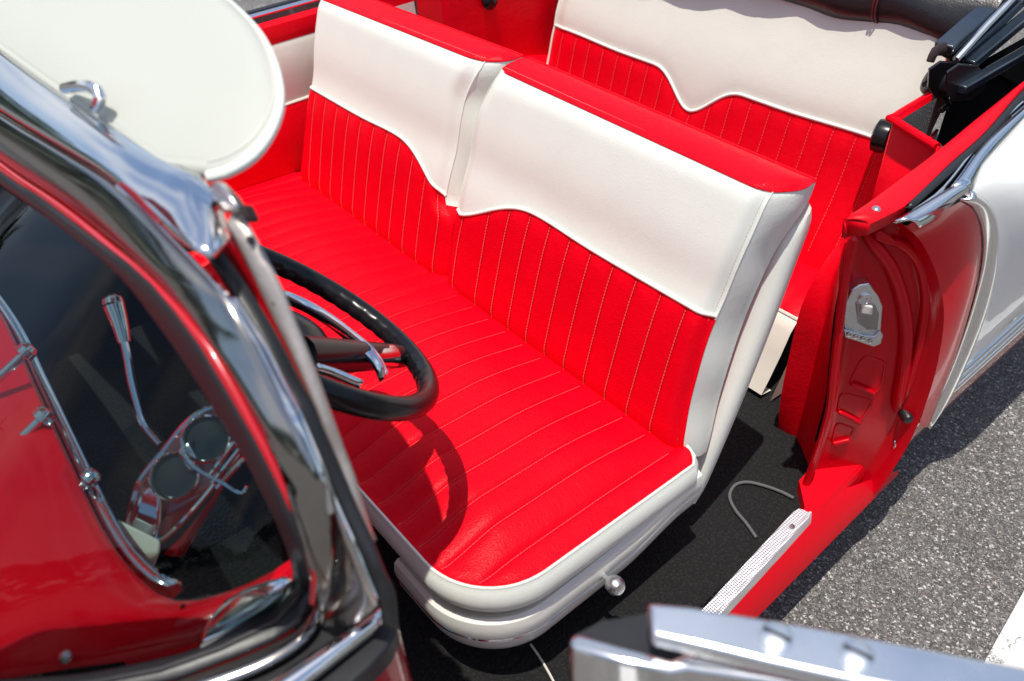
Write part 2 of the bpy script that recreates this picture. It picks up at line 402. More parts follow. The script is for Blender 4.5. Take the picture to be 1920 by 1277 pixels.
# inner seat frame, dark, below the cushion
fb = MB(); fb.grid([ring(-.03, -.07), [V((p.x, p.y, p.z)) for p in ring(-.034, -.14)]]); fb.build('seat_riser', GUSSET, seat)
tb = MB(); tb.tube([p + V((0, 0, 0)) for p in [V((q.x, q.y, q.z)) for q in [a_.lerp(b_, .5) for a_, b_ in zip(vr[8], vr[9])]]], .0042, 8); tb.build('trim_strip', CHROME, seat)
b.build('seat_cushion', [RED, THREAD2], seat)
cb.build('cushion_border', WHITE, seat)
kb = MB(); kc = V((.776, -.228, .436))
kb.tube([kc + V((-.035, .0, -.004)), kc], .006, 10)
kb.lathe(kc + V((-.006, 0, 0)), (.95, -.12, .28), [(.0, -.012), (.010, -.011), (.015, -.004), (.0165, .004), (.0155, .011), (.012, .016), (.0115, .0155), (.0105, .018), (.005, .0195), (0, .020)])
kb.build('adjuster_knob', ALUS, seat)

ub = V((0, .161, .464)).normalized(); nf = V((0, -.464, .161)).normalized(); O = V((0, 0, .53))
def wave(x):
    return .266 - .085 * (1 - sm((x - .0) / .26)) ** 1.5 + .006 * math.exp(-((x - .26) / .1) ** 2)
def make_back(sg):
    def P(x, s, n): return O + V((sg * x, 0, 0)) + ub * s + nf * n
    def xin(s):
        if sg > 0: return -.006 + .034 * sm((s - .38) / .12) ** 1.2 - .006 * sm((.2 - s) / .1)
        return .054 - .024 * sm((s - .40) / .1) - .040 * sm((.19 - s) / .05)
    def xout(s): return .690 - .012 * math.exp(-((s - .25) / .15) ** 2) + .012 * sm((.12 - s) / .15)
    TOP = lambda u: lerp(.497, .486, u)
    def nn(x, s):
        a = (x - xin(s)) / (xout(s) - xin(s)); e = min(x - xin(s), (xout(s) - x) * 1.6)
        n = .012 - .020 * (1 - sm(e / .05)) ** 2 
        n += .010 * math.sin(math.pi * min(1, max(0, s / .5)))
        n -= .016 * (1 - sm((s + .03) / .06))
        n -= .010 * sm((s - .45) / .05) ** 2
        n -= .006 * math.exp(-((s - .30) / .05) ** 2)
        return n
    def xx(u, s):
        if u < .10: return lerp(xin(s), .10, (u - .03) / .07)
        if u > .62: return lerp(.62, xout(s), (u - .62) / .07)
        return u
    def pleat(u, x, s):
        t = (u / PL) % 1; d = min(t, 1 - t) * PL; f = sm((wave(x) - s) / .02)
        return (.0034 * (1 - (2 * t - 1) ** 2) - .0046 * math.exp(-(d / .0035) ** 2)) * f
    b = MB(); cols = []
    k = 0
    us = []
    while k * PL < .70:
        for q in (0, .04, .10, .22, .36, .5, .64, .78, .90, .96):
            x = (k + q) * PL
            if .045 < x < .672: us.append(x)
        k += 1
    us = [.030, .034, .039] + us + [.677, .682, .686, .69]
    
    lo = []; hi = []
    for u in us:
        x0 = xx(u, .25); wv = wave(x0); r = []
        for j in range(33):
            s = lerp(-.05, wv, j / 32); x = xx(u, s); r.append(P(x, s, nn(x, s) + pleat(u, x, s) * sm((x - xin(s)) / .01) * sm((xout(s) - x) / .01)))
        lo.append(r); r = []
        for j in range(25):
            s = lerp(wv, TOP((u - .03) / .66), j / 24); x = xx(u, s); r.append(P(x, s, nn(x, s)))
        hi.append(r)
    b.grid(lo, 0); b.grid(hi, 1)
    NB = -.082
    # gussets: outer and inner sides
    def gus(front, side, back_n):
        rows = []
        for j in range(40):
            t = j / 39; row = []
            for a in range(9):
                w_ = a / 8; row.append(front(t).lerp(side(t), 0) if a == 0 else None)
            rows.append(row)
        return rows
    def gus_rows(edge, out):
        rows = []
        for j in range(41):
            s = lerp(-.016, TOP(1 if out > 0 else 0), j / 40); x = edge(s); n0 = nn(x, s); row = []
            sb = s + lerp(0, .022, sm((s - .3) / .2))
            for a in range(11):
                w_ = a / 10; n = lerp(n0, NB - .016 * math.exp(-((s - .46) / .06) ** 2), w_); ss = lerp(s, sb, w_)
                bl = (.008 + .013 * sm((s - .36) / .10)) if out > 0 else (.012 if sg > 0 else .030 - .022 * sm((.19 - s) / .05))
                px = x + out * (bl * math.sin(math.pi * min(1, w_ * 1.15) * .62) + .003 * math.sin(s * 40 + w_ * 3) * math.sin(math.pi * w_))
                row.append(P(px, ss, n))
            rows.append(row)
        return rows
    go = gus_rows(xout, 1); gi = gus_rows(xin, -1)
    b.grid(go, 6); b.grid(gi[15:], 6); b.grid(gi[:16], 0)
    # red band over the top
    topf = [c[-1] for c in hi]; n = len(topf); a0, a1 = gi[-1], go[-1]; band = []
    for a in range(11):
        w_ = a / 10; row = []
        for i in range(n):
            u = i / (n - 1); f = topf[i]; bk = a0[-1].lerp(a1[-1], (us[i] - .03) / .66)
            p = f.lerp(bk, w_) + ub * (.010 * math.sin(math.pi * w_) )
            if i == 0: p = a0[a].copy()
            if i == n - 1: p = a1[a].copy()
            row.append(p)
        band.append(row)
    b.grid(band, 2)
    # back face
    b.grid([[gi[j][-1].lerp(go[j][-1], q / 6) for q in range(7)] for j in range(41)], 2)
    # piping on the wave, welts on the seams
    b.tube([c[-1] + nf * .001 for c in lo], .0036, 8, 3)
    b.tube([r[0] + nf * .0005 for r in go[22:]], .0015, 6, 1); b.tube([r[0] + nf * .0005 for r in go[:23]], .0013, 6, 0)
    b.tube([r[0] + nf * .0005 for r in gi[15:]], .0013, 6, 1); b.tube([r[0] + nf * .0003 for r in gi[:16]], .001, 6, 0)
    b.tube([p + nf * .0005 for p in topf], .0020, 6, 2)
    b.tube([p.copy() for p in go[-1]], .0020, 6, 2); b.tube([p.copy() for p in gi[-1]], .0020, 6, 2)
    b.tube([p.copy() for p in band[-1]], .003, 6, 2)
    for k in range(1, 12):
        u = k * PL
        def fs(t):
            s = lerp(.004, wave(xx(u, .25)) - .004, t); x = xx(u, s); return P(x, s, nn(x, s) - .0014), nf
        stitch(b, fs, 40, 4, .0042, .0006, .0024)
    # double stitch beside the outer seams
    stitch(b, lambda t: (P(xout(lerp(.27, .48, t)) - .006, lerp(.27, .48, t), nn(xout(lerp(.27, .48, t)) - .006, lerp(.27, .48, t))), nf), 30, 5, .004, .0005, .002)
    stitch(b, lambda t: (P(xout(lerp(.0, .26, t)) - .008, lerp(.0, .26, t), nn(xout(lerp(.0, .26, t)) - .008, lerp(.0, .26, t))), nf), 30, 4, .004, .0005, .002)
    stitch(b, lambda t: (P(lerp(.03, .68, t), lerp(.503, .491, t), nn(lerp(.05, .66, t), .49) - .012), ub), 60, 4, .004, .0005, .002)
    b.build('backrest', [RED, WHITE, RED, WHITE, THREAD, WTHREAD, GUSSET], seat, ang=50)
    # padded rear shell of the backrest, a pale slab behind the gusset
    h = MB()
    prof = [(.680, -.088), (.702, -.089), (.712, -.098), (.714, -.110), (.712, -.126), (.704, -.138), (.69, -.142), (.04, -.142), (.03, -.12), (.03, -.09), (.06, -.076)]
    rows = []
    for j in range(30):
        t = j / 29; s = lerp(-.145, .438, t)
        k = 1 - .9 * max(0, (t - .9) / .1) ** 3; k2 = 1 - .6 * max(0, (.08 - t) / .08) ** 2
        rows.append([P(x, s + (.03 * (n + .076) / -.06 if t > .9 else 0), lerp(-.105, n, min(k, k2)) - .012 * math.sin(math.pi * t)) for x, n in prof])
    h.grid(rows, cu=True)
    for e in (0, -1):
        o = len(h.v); h.v += [p.copy() for p in rows[e]]; h.f.append(list(range(o, o + len(prof)))); h.m.append(0)
    h.build('back_shell', WHITE, seat, ang=60)
make_back(1); make_back(-1)

# ---------- rear seat
u2 = V((0, .35, .94)).normalized(); n2 = V((0, -.94, .35)).normalized(); O2 = V((0, .84, .72))
def P2(x, s, n): return O2 + V((x, 0, 0)) + u2 * s + n2 * n
def wave2(x):
    a = abs(x + .005); return .043 - .082 * (1 - sm(a / .16)) ** 1.5 + .008 * sm((a - .25) / .25)
b = MB(); xs = [-.57 + 1.14 * i / 190 for i in range(191)]
def n2f(x, s): return .012 * sm((.57 - abs(x)) / .05) + .006 * math.sin(3 * s * 6) - .012 * math.exp(-((s - wave2(x)) / .02) ** 2) * .3
def pl2(x): t = (x / PL) % 1; d = min(t, 1 - t) * PL; return .002 * (1 - (2 * t - 1) ** 2) - .004 * math.exp(-(d / .005) ** 2)
lo = [[P2(x, lerp(-.30, wave2(x), j / 20), n2f(x, lerp(-.3, wave2(x), j / 20)) + pl2(x) * sm((20 - j) / 2)) for j in range(21)] for x in xs]
hi = [[P2(x, lerp(wave2(x), .30, j / 14), n2f(x, lerp(wave2(x), .3, j / 14))) for j in range(15)] for x in xs]
b.grid(lo, 0); b.grid(hi, 1); b.tube([c[-1] + n2 * .001 for c in lo], .0042, 8, 3)
for e in (0, -1):
    b.grid([[p for p in lo[e] + hi[e][1:]], [p + n2 * -.10 for p in lo[e] + hi[e][1:]]], 1)
b.tube([p + n2 * .001 for p in lo[0] + hi[0][1:]], .004, 6, 3); b.tube([p + n2 * .001 for p in lo[-1] + hi[-1][1:]], .003, 6, 0)
for k in range(-9, 10):
    x = k * PL
    stitch(b, lambda t: (P2(x, lerp(-.24, wave2(x) - .004, t), n2f(x, lerp(-.24, wave2(x) - .004, t)) - .0015), n2), 20, 4, .005, .0006, .003)
rc = MB(); rows = []
for i in range(105):
    x = -.57 + 1.14 * i / 104; r = []
    for y, z in ((.80, .46), (.72, .475), (.64, .478), (.58, .470), (.555, .455)):
        r.append((x, y, z + pl2(x) * .8))
    rows.append(r)
rc.grid(rows, 0)
rows = [[(x, y, z) for x in [-.575 + 1.15 * i / 40 for i in range(41)]] for y, z in ((.556, .456), (.545, .45), (.53, .43), (.51, .38), (.48, .32), (.46, .285), (.50, .275))]
rc.grid(rows, 1)
for sx_ in (-1, 1):
    rc.grid([[(sx_ * .57, y, z) for y, z in ((.80, .46), (.72, .475), (.64, .478), (.58, .470), (.555, .455))], [(sx_ * .595, y, z) for y, z in ((.80, .44), (.72, .455), (.64, .455), (.57, .45), (.545, .44))], [(sx_ * .60, y, z) for y, z in ((.80, .28), (.7, .28), (.6, .28), (.5, .28), (.46, .285))]], 1)
    rc.tube([(sx_ * .572, y, z + .002) for y, z in ((.80, .46), (.72, .475), (.64, .478), (.58, .470), (.553, .455))], .004, 6, 1)
rc.tube([(-.575 + 1.15 * i / 40, .554, .457) for i in range(41)], .004, 6, 1)
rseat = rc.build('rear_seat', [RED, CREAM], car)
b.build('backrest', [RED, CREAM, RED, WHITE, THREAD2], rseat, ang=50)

# ---------- left rear quarter: interior trim, rail, well
q = MB()
A = crom([(0.7750,0.2838,0.9122),(0.7750,0.2852,0.8661),(0.7750,0.3114,0.7548),(0.7750,0.3412,0.6285),(0.7750,0.3707,0.4868),(0.7750,0.3792,0.3259),(0.7750,0.3550,0.1885)], 24)
Bc = crom([(0.7000,0.4815,0.8030),(0.7000,0.4487,0.7772),(0.7000,0.4295,0.6900),(0.7000,0.4255,0.5742),(0.7000,0.4269,0.4585),(0.7000,0.4287,0.2978),(0.7000,0.4318,0.1342)], 24)
Cc = crom([(0.6600,0.6166,0.7876),(0.6600,0.5423,0.7529),(0.6600,0.4633,0.7153),(0.6600,0.4031,0.6436),(0.6600,0.3963,0.5243),(0.6600,0.4031,0.3681),(0.6600,0.4397,0.1878)], 24)
Dc = crom([(.60, .92, .80), (.60, .90, .70), (.60, .86, .6), (.60, .82, .5), (.60, .80, .42), (.60, .78, .34), (.60, .76, .27)], 24)
for L_ in (A, Bc, Cc): L_.append(V((L_[-1].x, L_[-1].y + .01, .262)))
Dc.append(V((.60, .75, .262)))
q.grid([[p.lerp(r, t) for p, r in zip(A, Bc)] for t in (0, .5, 1)] + [[p.lerp(r, t) for p, r in zip(Bc, Cc)] for t in (.5, 1)] + [[p.lerp(r, t) for p, r in zip(Cc, Dc)] for t in (.33, .66, 1)])
quarter = q.build('quarter_trim_panel', RED, car, solid=.006, ang=60)
q = MB()          # red box round the end of the top well
T = [(0.6218,0.7693,0.9300),(0.6253,0.6322,0.9300),(0.7404,0.5848,0.9300)]
lowb = [V((p[0], p[1], p[2] - .45)) for p in T]
T = [V(p) for p in T]
q.grid([[T[0], T[1].lerp(T[0], .06), T[1].lerp(T[2], .06), T[2]], [lowb[0], lowb[1].lerp(lowb[0], .06), lowb[1].lerp(lowb[2], .06), lowb[2]]])
wb = q.build('well_side_panel', RED, car, solid=.008, ang=60, offset=1)
q = MB(); q.tube([T[0], T[1].lerp(T[0], .06), T[1].lerp(T[2], .05), T[2]], .0075, 8, smooth=20); q.build('panel_edge', RED, wb)
q = MB(); ins = V((.012, .012, -.003))
q.grid([[p + ins for p in (T[0], T[1].lerp(T[0], .06), T[1].lerp(T[2], .06), T[2])], [p + ins for p in (lowb[0], lowb[1].lerp(lowb[0], .06), lowb[1].lerp(lowb[2], .06), lowb[2])]])
q.build('panel_lining', LINING, wb)
for px in [(0.6850,0.6451,0.8600),(0.7114,0.5953,0.8600)]:
    q = MB(); q.lathe(V(px) + V((.0, -.004, 0)), (-.55, -.8, .2), [(0.001, .003), (.005, .003), (.006, 0)], 10); q.build('snap_fastener', ALUS, wb)
q = MB(); c = V((.536, .80, .805)); q.lathe(c, (-1, -.25, 0), [(.02, -.02), (.034, -.015), (.036, 0), (.034, .012), (.025, .016), (0, .017)]); q.build('black_knob', BLACK, car)

# belt rail (red), rubber channel, chrome belt, deck behind the seats
q = MB()
ra = [(0.7812,0.2275,0.9520),(0.7788,0.3269,0.9520),(0.7668,0.5248,0.9520),(0.7525,0.6841,0.9520),(0.7426,0.8051,0.9520),(0.7376,0.8613,0.9520),(0.7283,1.0077,0.9520)]
rb = [(0.8155,0.2454,0.9520),(0.8203,0.2895,0.9520),(0.8220,0.3406,0.9520),(0.8022,0.4988,0.9520),(0.7866,0.6488,0.9520),(0.7523,0.8514,0.9520),(0.7368,1.0233,0.9520)]
q.grid(strip(ra, rb, 30, .006, 7)); n = 30
A = crom(ra, n); Bq = crom(rb, n)
q.grid([[p for p in A], [p + V((.004, 0, -.012)) for p in A], [p + V((.008, 0, -.03)) for p in A]])
q.grid([[p + V((.008, 0, -.03)) for p in A[10:]], [p + V((.02, .01, -.16)) for p in A[10:]]])
q.grid([[p for p in Bq], [p + V((0, 0, -.02)) for p in Bq]])
o = len(q.v); ends = [A[0], Bq[0], Bq[0] + V((0, 0, -.02)), A[0] + V((.004, 0, -.03))]; q.v += ends; q.f.append([o, o + 1, o + 2, o + 3]); q.m.append(0)
rail = q.build('belt_rail', PAINTS, car, solid=.003)
q = MB(); sc = V([(0.8027,0.2794,0.9580)][0]); q.lathe(sc, (0, 0, 1), [(0, .004), (.004, .0035), (.0065, .001), (.007, -.003)], 12); q.box(sc + V((0, 0, .004)), (.004, .0008, 0), (0, .001, 0), (0, 0, .0006)); q.build('screw', ALUS, rail)
q = MB()
q.grid(strip([(0.8242,0.3358,0.9540),(0.8046,0.4933,0.9540),(0.7891,0.6425,0.9540),(0.7550,0.8441,0.9540),(0.7396,1.0152,0.9540)], [(0.8329,0.3365,0.9470),(0.8180,0.4892,0.9470),(0.8011,0.6456,0.9470),(0.7717,0.8324,0.9470),(0.7532,1.0109,0.9470)], 26, .003, 7))
ch = q.build('window_channel', RUBBER, car, solid=.02)
q = MB(); q.grid(strip([(0.8127,0.3201,0.9260),(0.8117,0.3649,0.9260),(0.7935,0.5301,0.9260),(0.7720,0.7008,0.9260),(0.7250,1.0718,0.9260)], [(0.8381,0.3195,0.9260),(0.8382,0.3735,0.9260),(0.8339,0.4886,0.9260),(0.8045,0.6739,0.9260),(0.7616,1.0234,0.9260)], 16, 0, 3)); q.build('gap_shade_strip', DARK, ch)  # dark-coloured strip added for the shade inside the gap
q = MB(); q.tube([(0.8368,0.3291,0.9480),(0.8343,0.4167,0.9480),(0.8071,0.5651,0.9480),(0.7874,0.6937,0.9480),(0.7740,0.8184,0.9480)], .0028, 6, smooth=16); q.build('channel_bead', CHROME, ch)

q = MB()          # chrome belt moulding rearwards
q.grid(strip([(0.8314,0.2817,0.9480),(0.8312,0.3101,0.9480),(0.8350,0.3914,0.9480),(0.8376,0.4417,0.9480)], [(0.8606,0.3111,0.9370),(0.8631,0.3464,0.9370),(0.8602,0.4252,0.9370),(0.8615,0.4645,0.9370)], 24, .012, 9))
q.grid(strip([(0.8401,0.4319,0.9510),(0.8309,0.4792,0.9510),(0.8022,0.6182,0.9510),(0.7828,0.8013,0.9510),(0.7702,0.9481,0.9510)], [(0.8632,0.4638,0.9380),(0.8458,0.5203,0.9380),(0.8334,0.5701,0.9380),(0.8039,0.7699,0.9380),(0.7782,0.9633,0.9380)], 24, .010, 9))
belt = q.build('belt_moulding', CHROME, car, solid=.004)

# door jamb -----------------------------------------------------------
Ji = [(0.7973,0.3025,0.9141),(0.7824,0.2807,0.9020),(0.7823,0.2806,0.8405),(0.7883,0.2894,0.7509),(0.7949,0.2989,0.6532),(0.8014,0.3084,0.5323),(0.8041,0.3124,0.3832),(0.8019,0.3092,0.2334),(0.8024,0.3098,0.1974)]
Jo = [(0.8213,0.3375,0.9165),(0.8466,0.3742,0.8747),(0.8740,0.4141,0.8006),(0.8945,0.4440,0.7167),(0.9062,0.4610,0.6152),(0.9122,0.4697,0.4912),(0.9097,0.4661,0.3712),(0.8972,0.4478,0.2624),(0.8913,0.4393,0.2344)]
jn = V((.824, -.566, 0))
q = MB(); Ja = crom(Ji, 40); Jb = crom(Jo, 40); rows = []
for r in range(15):
    t = r / 14; dep = -.030 * sm(min(t, 1 - t) / .16)
    rows.append([a.lerp(c, t) + jn * dep for a, c in zip(Ja, Jb)])
q.grid(rows)
def rib(pts, r, lift=-.026): q.tube([V(p) + jn * lift for p in pts], lambda t: r * min(1, 12 * t + .3, 12 * (1 - t) + .3), 10, smooth=24)
rib([(0.7952,0.2995,0.8936),(0.8127,0.3248,0.8576),(0.8350,0.3574,0.8085),(0.8579,0.3907,0.7304),(0.8740,0.4141,0.6480),(0.8841,0.4288,0.5539),(0.8912,0.4392,0.4525)], .0115, -.024)
rib([(0.8196,0.3349,0.8686),(0.8379,0.3615,0.8568),(0.8595,0.3930,0.8166),(0.8763,0.4174,0.7554),(0.8861,0.4317,0.6825),(0.8918,0.4400,0.5924),(0.8948,0.4444,0.4882)], .009, -.024)
rib([(0.7823,0.2807,0.8717),(0.7864,0.2867,0.8074),(0.7987,0.3045,0.7016),(0.8128,0.3250,0.5708),(0.8175,0.3318,0.4414),(0.8135,0.3260,0.3159)], .005)
for a in ([(0.8291,0.3487,0.5423),(0.8450,0.3719,0.5274),(0.8611,0.3954,0.5079)], [(0.8242,0.3417,0.4694),(0.8397,0.3643,0.4507),(0.8553,0.3869,0.4287)], [(0.8283,0.3475,0.3768),(0.8390,0.3631,0.3803),(0.8483,0.3768,0.3841)]): rib(a, .005)
for a in ([(0.8348,0.3570,0.6108),(0.8618,0.3964,0.5874),(0.8659,0.4023,0.5321),(0.8619,0.3966,0.5063),(0.8280,0.3472,0.5412)], [(0.8216,0.3378,0.5190),(0.8622,0.3970,0.4876),(0.8553,0.3869,0.4287),(0.8244,0.3419,0.4679)], [(0.8272,0.3459,0.4359),(0.8509,0.3805,0.4115),(0.8483,0.3768,0.3841),(0.8285,0.3478,0.3752)]):
    lp = [V(p) + jn * -.0305 for p in a]; cl = []
    for e in range(len(lp)):
        p0, p1, p2 = lp[e - 1], lp[e], lp[(e + 1) % len(lp)]
        cl += [p1.lerp(p0, .22), p1.lerp(p0, .06).lerp(p2, .06), p1.lerp(p2, .22)]
    q.tube(cl + [cl[0]], .0028, 8, caps=False)
jamb = q.build('door_jamb', PAINTJ, car, ang=60)
q = MB(); q.tube([V(p) + jn * .004 for p in [(0.7800,0.2773,0.8975),(0.7814,0.2793,0.8192),(0.7874,0.2881,0.7278),(0.7961,0.3007,0.6014),(0.8030,0.3107,0.5037),(0.8028,0.3105,0.3836),(0.7980,0.3035,0.2521)]], .008, 8, smooth=30); q.build('weatherstrip', PAINTJ, jamb)
q = MB(); q.tube([V(p) + jn * -.012 for p in [(0.7840,0.2831,0.8187),(0.7869,0.2873,0.7279),(0.7950,0.2992,0.6147),(0.8019,0.3091,0.5182),(0.8027,0.3103,0.4070)]], .003, 6, smooth=20); q.build('door_gap_seam', DARK, jamb)
# striker latch
lat = [(0.7860,0.3071,0.7801),(0.7930,0.3175,0.7898),(0.8021,0.3306,0.7925),(0.8067,0.3373,0.7815),(0.8158,0.3505,0.7615),(0.8233,0.3616,0.7380),(0.8266,0.3662,0.7078),(0.8293,0.3703,0.6805),(0.8338,0.3768,0.6721),(0.8339,0.3769,0.6522),(0.8264,0.3660,0.6463),(0.7926,0.3168,0.6762),(0.7881,0.3102,0.7041),(0.7832,0.3031,0.7522)]
q = MB(); q.prism(lat, jn * -.02)
lt = q.build('striker_latch', ALUS, jamb, bevel=.0025)
q = MB()
q.prism([V(p) + jn * .0015 for p in [(0.7942,0.3174,0.7532),(0.7982,0.3233,0.7546),(0.8142,0.3464,0.7467),(0.8216,0.3572,0.7241),(0.8251,0.3624,0.6873),(0.8144,0.3468,0.6896),(0.8024,0.3293,0.7068)]], jn * -.004); q.build('latch_recess', mat('shaded_recess_steel', (.36, .35, .34), .3, metal=1, var=.3), lt, bevel=.002)  # darker metal stands for the shade inside the recess
q = MB(); q.prism([V(p) for p in [(0.8037,0.3224,0.7512),(0.8163,0.3408,0.7440),(0.8179,0.3430,0.7249),(0.8051,0.3245,0.7323)]], jn * -.006); q.build('latch_tooth', CREAM, lt, bevel=.002)
q = MB(); q.lathe(V([(0.8016,0.3299,0.7610)][0]), jn, [(.0115, 0), (.0115, .003), (.010, .004), (.0095, .003), (.004, .003), (.0035, .0015), (0, .0015)], 18); q.build('latch_screw', ALUS, lt)
q = MB(); q.prism([(0.7929,0.3066,0.6981),(0.8006,0.3179,0.6928),(0.8165,0.3410,0.6795),(0.8270,0.3563,0.6747),(0.8320,0.3635,0.6859),(0.8357,0.3689,0.6753),(0.8361,0.3696,0.6565),(0.8292,0.3595,0.6506),(0.7956,0.3106,0.6804)], jn * -.006); q.build('latch_plate', ALUS, lt, bevel=.0015)
for c in [(0.7996,0.3147,0.6879),(0.8076,0.3262,0.6812),(0.8155,0.3378,0.6746),(0.8243,0.3506,0.6664)]:
    q = MB(); q.lathe(V(c), jn, [(.0045, 0), (.0045, .0015), (.003, .0018), (.0028, .0002), (0, .0002)], 12); q.build('plate_rivet', CHROMED, lt)
q = MB(); c = V([(0.8849,0.4652,0.4491)][0]); q.lathe(c, jn, [(.011, -.01), (.011, .012), (.009, .016), (0, .017)], 14); q.build('rubber_bumper', RUBBER, jamb)
q = MB(); q.prism([V(p) for p in [(0.7966,0.3120,0.8946),(0.8015,0.3192,0.9017),(0.8136,0.3368,0.8864),(0.8203,0.3465,0.8749),(0.8152,0.3391,0.8687),(0.8066,0.3265,0.8765),(0.8009,0.3182,0.8817)]], jn * -.012); q.build('hinge_hook', PAINTJ, jamb, bevel=.003)

# red painted body below the jamb: sill with step plate
q = MB()
sI = [(0.8621,0.2502,0.2920),(0.8726,0.1352,0.2920),(0.8795,-0.0428,0.2920)]; sO = [(0.8891,0.4921,0.2250),(0.8921,0.2866,0.2250),(0.9009,0.0403,0.2250)]
dI = (V(sI[2]) - V(sI[0])).normalized(); dO = (V(sO[2]) - V(sO[0])).normalized()
I0 = V(sI[0]); O0 = V(sO[0])
secs = []
for t in (-.30, -.12, -.05, .0, .1, .3, .6, .95):
    a = I0 + dI * t; c = O0 + dO * t; dr = .05 * sm(-t / .06)
    if t < -.06: c = V((a.x + .006, a.y, .27))
    secs.append([V((a.x - .026 - dr, a.y, .262)), V((a.x - .024 - dr, a.y, .296)), V((a.x - .004, a.y, .297)), V((a.x, a.y, .290)), a.lerp(c, .25) + V((0, 0, .004)), a.lerp(c, .8) + V((0, 0, .006)), c, c + V((.002, 0, -.012)), c + V((-.03, 0, -.03))])
q.grid(secs)
sill = q.build('door_sill', PAINTS, car, ang=40)
q = MB()
pL = [(0.8288,0.2333,0.3000),(0.8339,0.1862,0.3000),(0.8520,-0.0715,0.3000)]; pR = [(0.8618,0.2445,0.3000),(0.8676,0.2046,0.3000),(0.8818,-0.0427,0.3000)]
d1 = (V(pL[2]) - V(pL[0])).normalized()
rows = []
for t in (0, .012, .03, .06, .2, .4, .6, .9):
    a = V(pL[0]) + d1 * t; c = V(pR[0]) + (V(pR[2]) - V(pR[0])).normalized() * t; wi = .004 * (1 - min(1, t / .012)) ** 2
    a2 = a.lerp(c, .12 if t == 0 else 0); c2 = c.lerp(a, .12 if t == 0 else 0)
    rows.append([a2 + V((0, 0, -.014)), a2, a2.lerp(c2, .05) + V((0, 0, .003)), a2.lerp(c2, .72) + V((0, 0, .003)), a2.lerp(c2, .78) + V((0, 0, .006)), a2.lerp(c2, .93) + V((0, 0, .006)), c2, c2 + V((.003, 0, -.014))])
q.grid(rows); o = len(q.v); q.v += [p.copy() for p in rows[0]]; q.f.append(list(range(o, o + 8))); q.m.append(0)
sp = q.build('step_plate', ALU, sill)
q = MB(); q.lathe(V([(0.8517,0.1862,0.3040)][0]), (0, 0, 1), [(.006, 0), (.005, .0025), (.002, .003), (0, .0015)], 14); q.build('screw', CHROMED, sp)

# ---------- rear fender: two-tone panel, chrome sweep, white side
def side(px_list): return px_list
q = MB()          # red panel between jamb edge and chrome sweep
pj = [V(p) for p in Jo]
sweep = [(0.8880,0.3561,0.9753),(0.8880,0.4253,0.9305),(0.8880,0.4985,0.8535),(0.8880,0.5540,0.7618),(0.8880,0.5871,0.6609),(0.8880,0.6051,0.5590),(0.8880,0.6119,0.4400),(0.8880,0.6124,0.3298)]
rj = crom([(0.8213,0.3375,0.9165),(0.8466,0.3742,0.8747),(0.8740,0.4141,0.8006),(0.8945,0.4440,0.7167),(0.9062,0.4610,0.6152),(0.9106,0.4674,0.5476),(0.9122,0.4697,0.4912),(0.9138,0.4721,0.4319)], 30); rs = crom(sweep, 30)
rows = []
for k in range(9):
    t = k / 8; rows.append([a.lerp(c, t) + V((.010 * math.sin(math.pi * t), 0, .004 * math.sin(math.pi * t) * (1 - i / 29))) for i, (a, c) in enumerate(zip(rj, rs))])
topA = crom([(0.8373,0.3000,0.9380),(0.8683,0.3061,0.9380),(0.8689,0.3588,0.9380),(0.8647,0.4227,0.9380)], 30)
q.grid(rows)
fen = q.build('two_tone_panel', mat('red_body_paint', (.62, .001, .012), .25, spec=.2, coat=.35, coat_r=.03), car, ang=60)
q = MB()
sw2 = [(0.8940,0.3682,0.9926),(0.8940,0.4713,0.9245),(0.8940,0.5486,0.8445),(0.8940,0.6280,0.7171),(0.8940,0.6719,0.5930),(0.8940,0.6791,0.4914),(0.8940,0.6662,0.3784),(0.8940,0.6012,0.3226)]
q.grid(strip([(0.8900,0.3489,0.9809),(0.8900,0.4229,0.9333),(0.8900,0.4996,0.8539),(0.8900,0.5556,0.7620),(0.8900,0.5891,0.6610),(0.8900,0.6076,0.5588),(0.8900,0.6115,0.4416),(0.8900,0.5912,0.3347)], sw2, 36, .010, 9))
q.build('chrome_sweep', mat('polished_trim', (.86, .86, .86), .16, metal=1), fen, solid=.004)
q = MB()          # white body side: sections along Y
rows = []
BR = sorted([V(p) for p in [(0.8623,0.4629,0.9370),(0.8460,0.5206,0.9370),(0.8336,0.5703,0.9370),(0.8194,0.6663,0.9370),(0.8041,0.7701,0.9370),(0.7785,0.9634,0.9370)]], key=lambda p: p.y)
def belt_x(y):
    if y <= BR[0].y: return BR[0].x - .004
    for a, c in zip(BR, BR[1:]):
        if y <= c.y: return lerp(a.x, c.x, (y - a.y) / (c.y - a.y)) - .004
    return BR[-1].x - .004
def sweep_y(z):
    S = [V(p) for p in sw2]
    for a, c in zip(S, S[1:]):
        if (a.z - z) * (c.z - z) <= 0: return a.y + (c.y - a.y) * (z - a.z) / ((c.z - a.z) or 1e-9)
    return S[0].y if z > S[0].z else S[-1].y
for d in (-.004, .012, .03, .055, .085, .12, .17, .25, .4, .7, 1.1, 1.6):
    r = []
    for z, L, o in ((.938, 0, 0), (.932, .2, 0), (.918, .4, 0), (.893, .6, 0), (.855, .77, 0), (.805, .90, 0), (.745, .98, 0), (.68, 1, .05), (.60, 1, .3), (.53, 1, .6), (.47, 1, .85), (.42, 1, 1), (.405, 1, 1)):
        y = sweep_y(z) + d; wd = lerp(.886, .955, sm((d - .004) / .20)); wd = lerp(wd, .884, o)
        r.append((lerp(min(belt_x(y), wd), wd, L), y, z))
    rows.append(r)
q.grid(rows)
wf = q.build('rear_fender', PAINTW, car, ang=50)
q = MB()          # bright rocker mouldings under the white, red beneath
def low(off): 
    return off
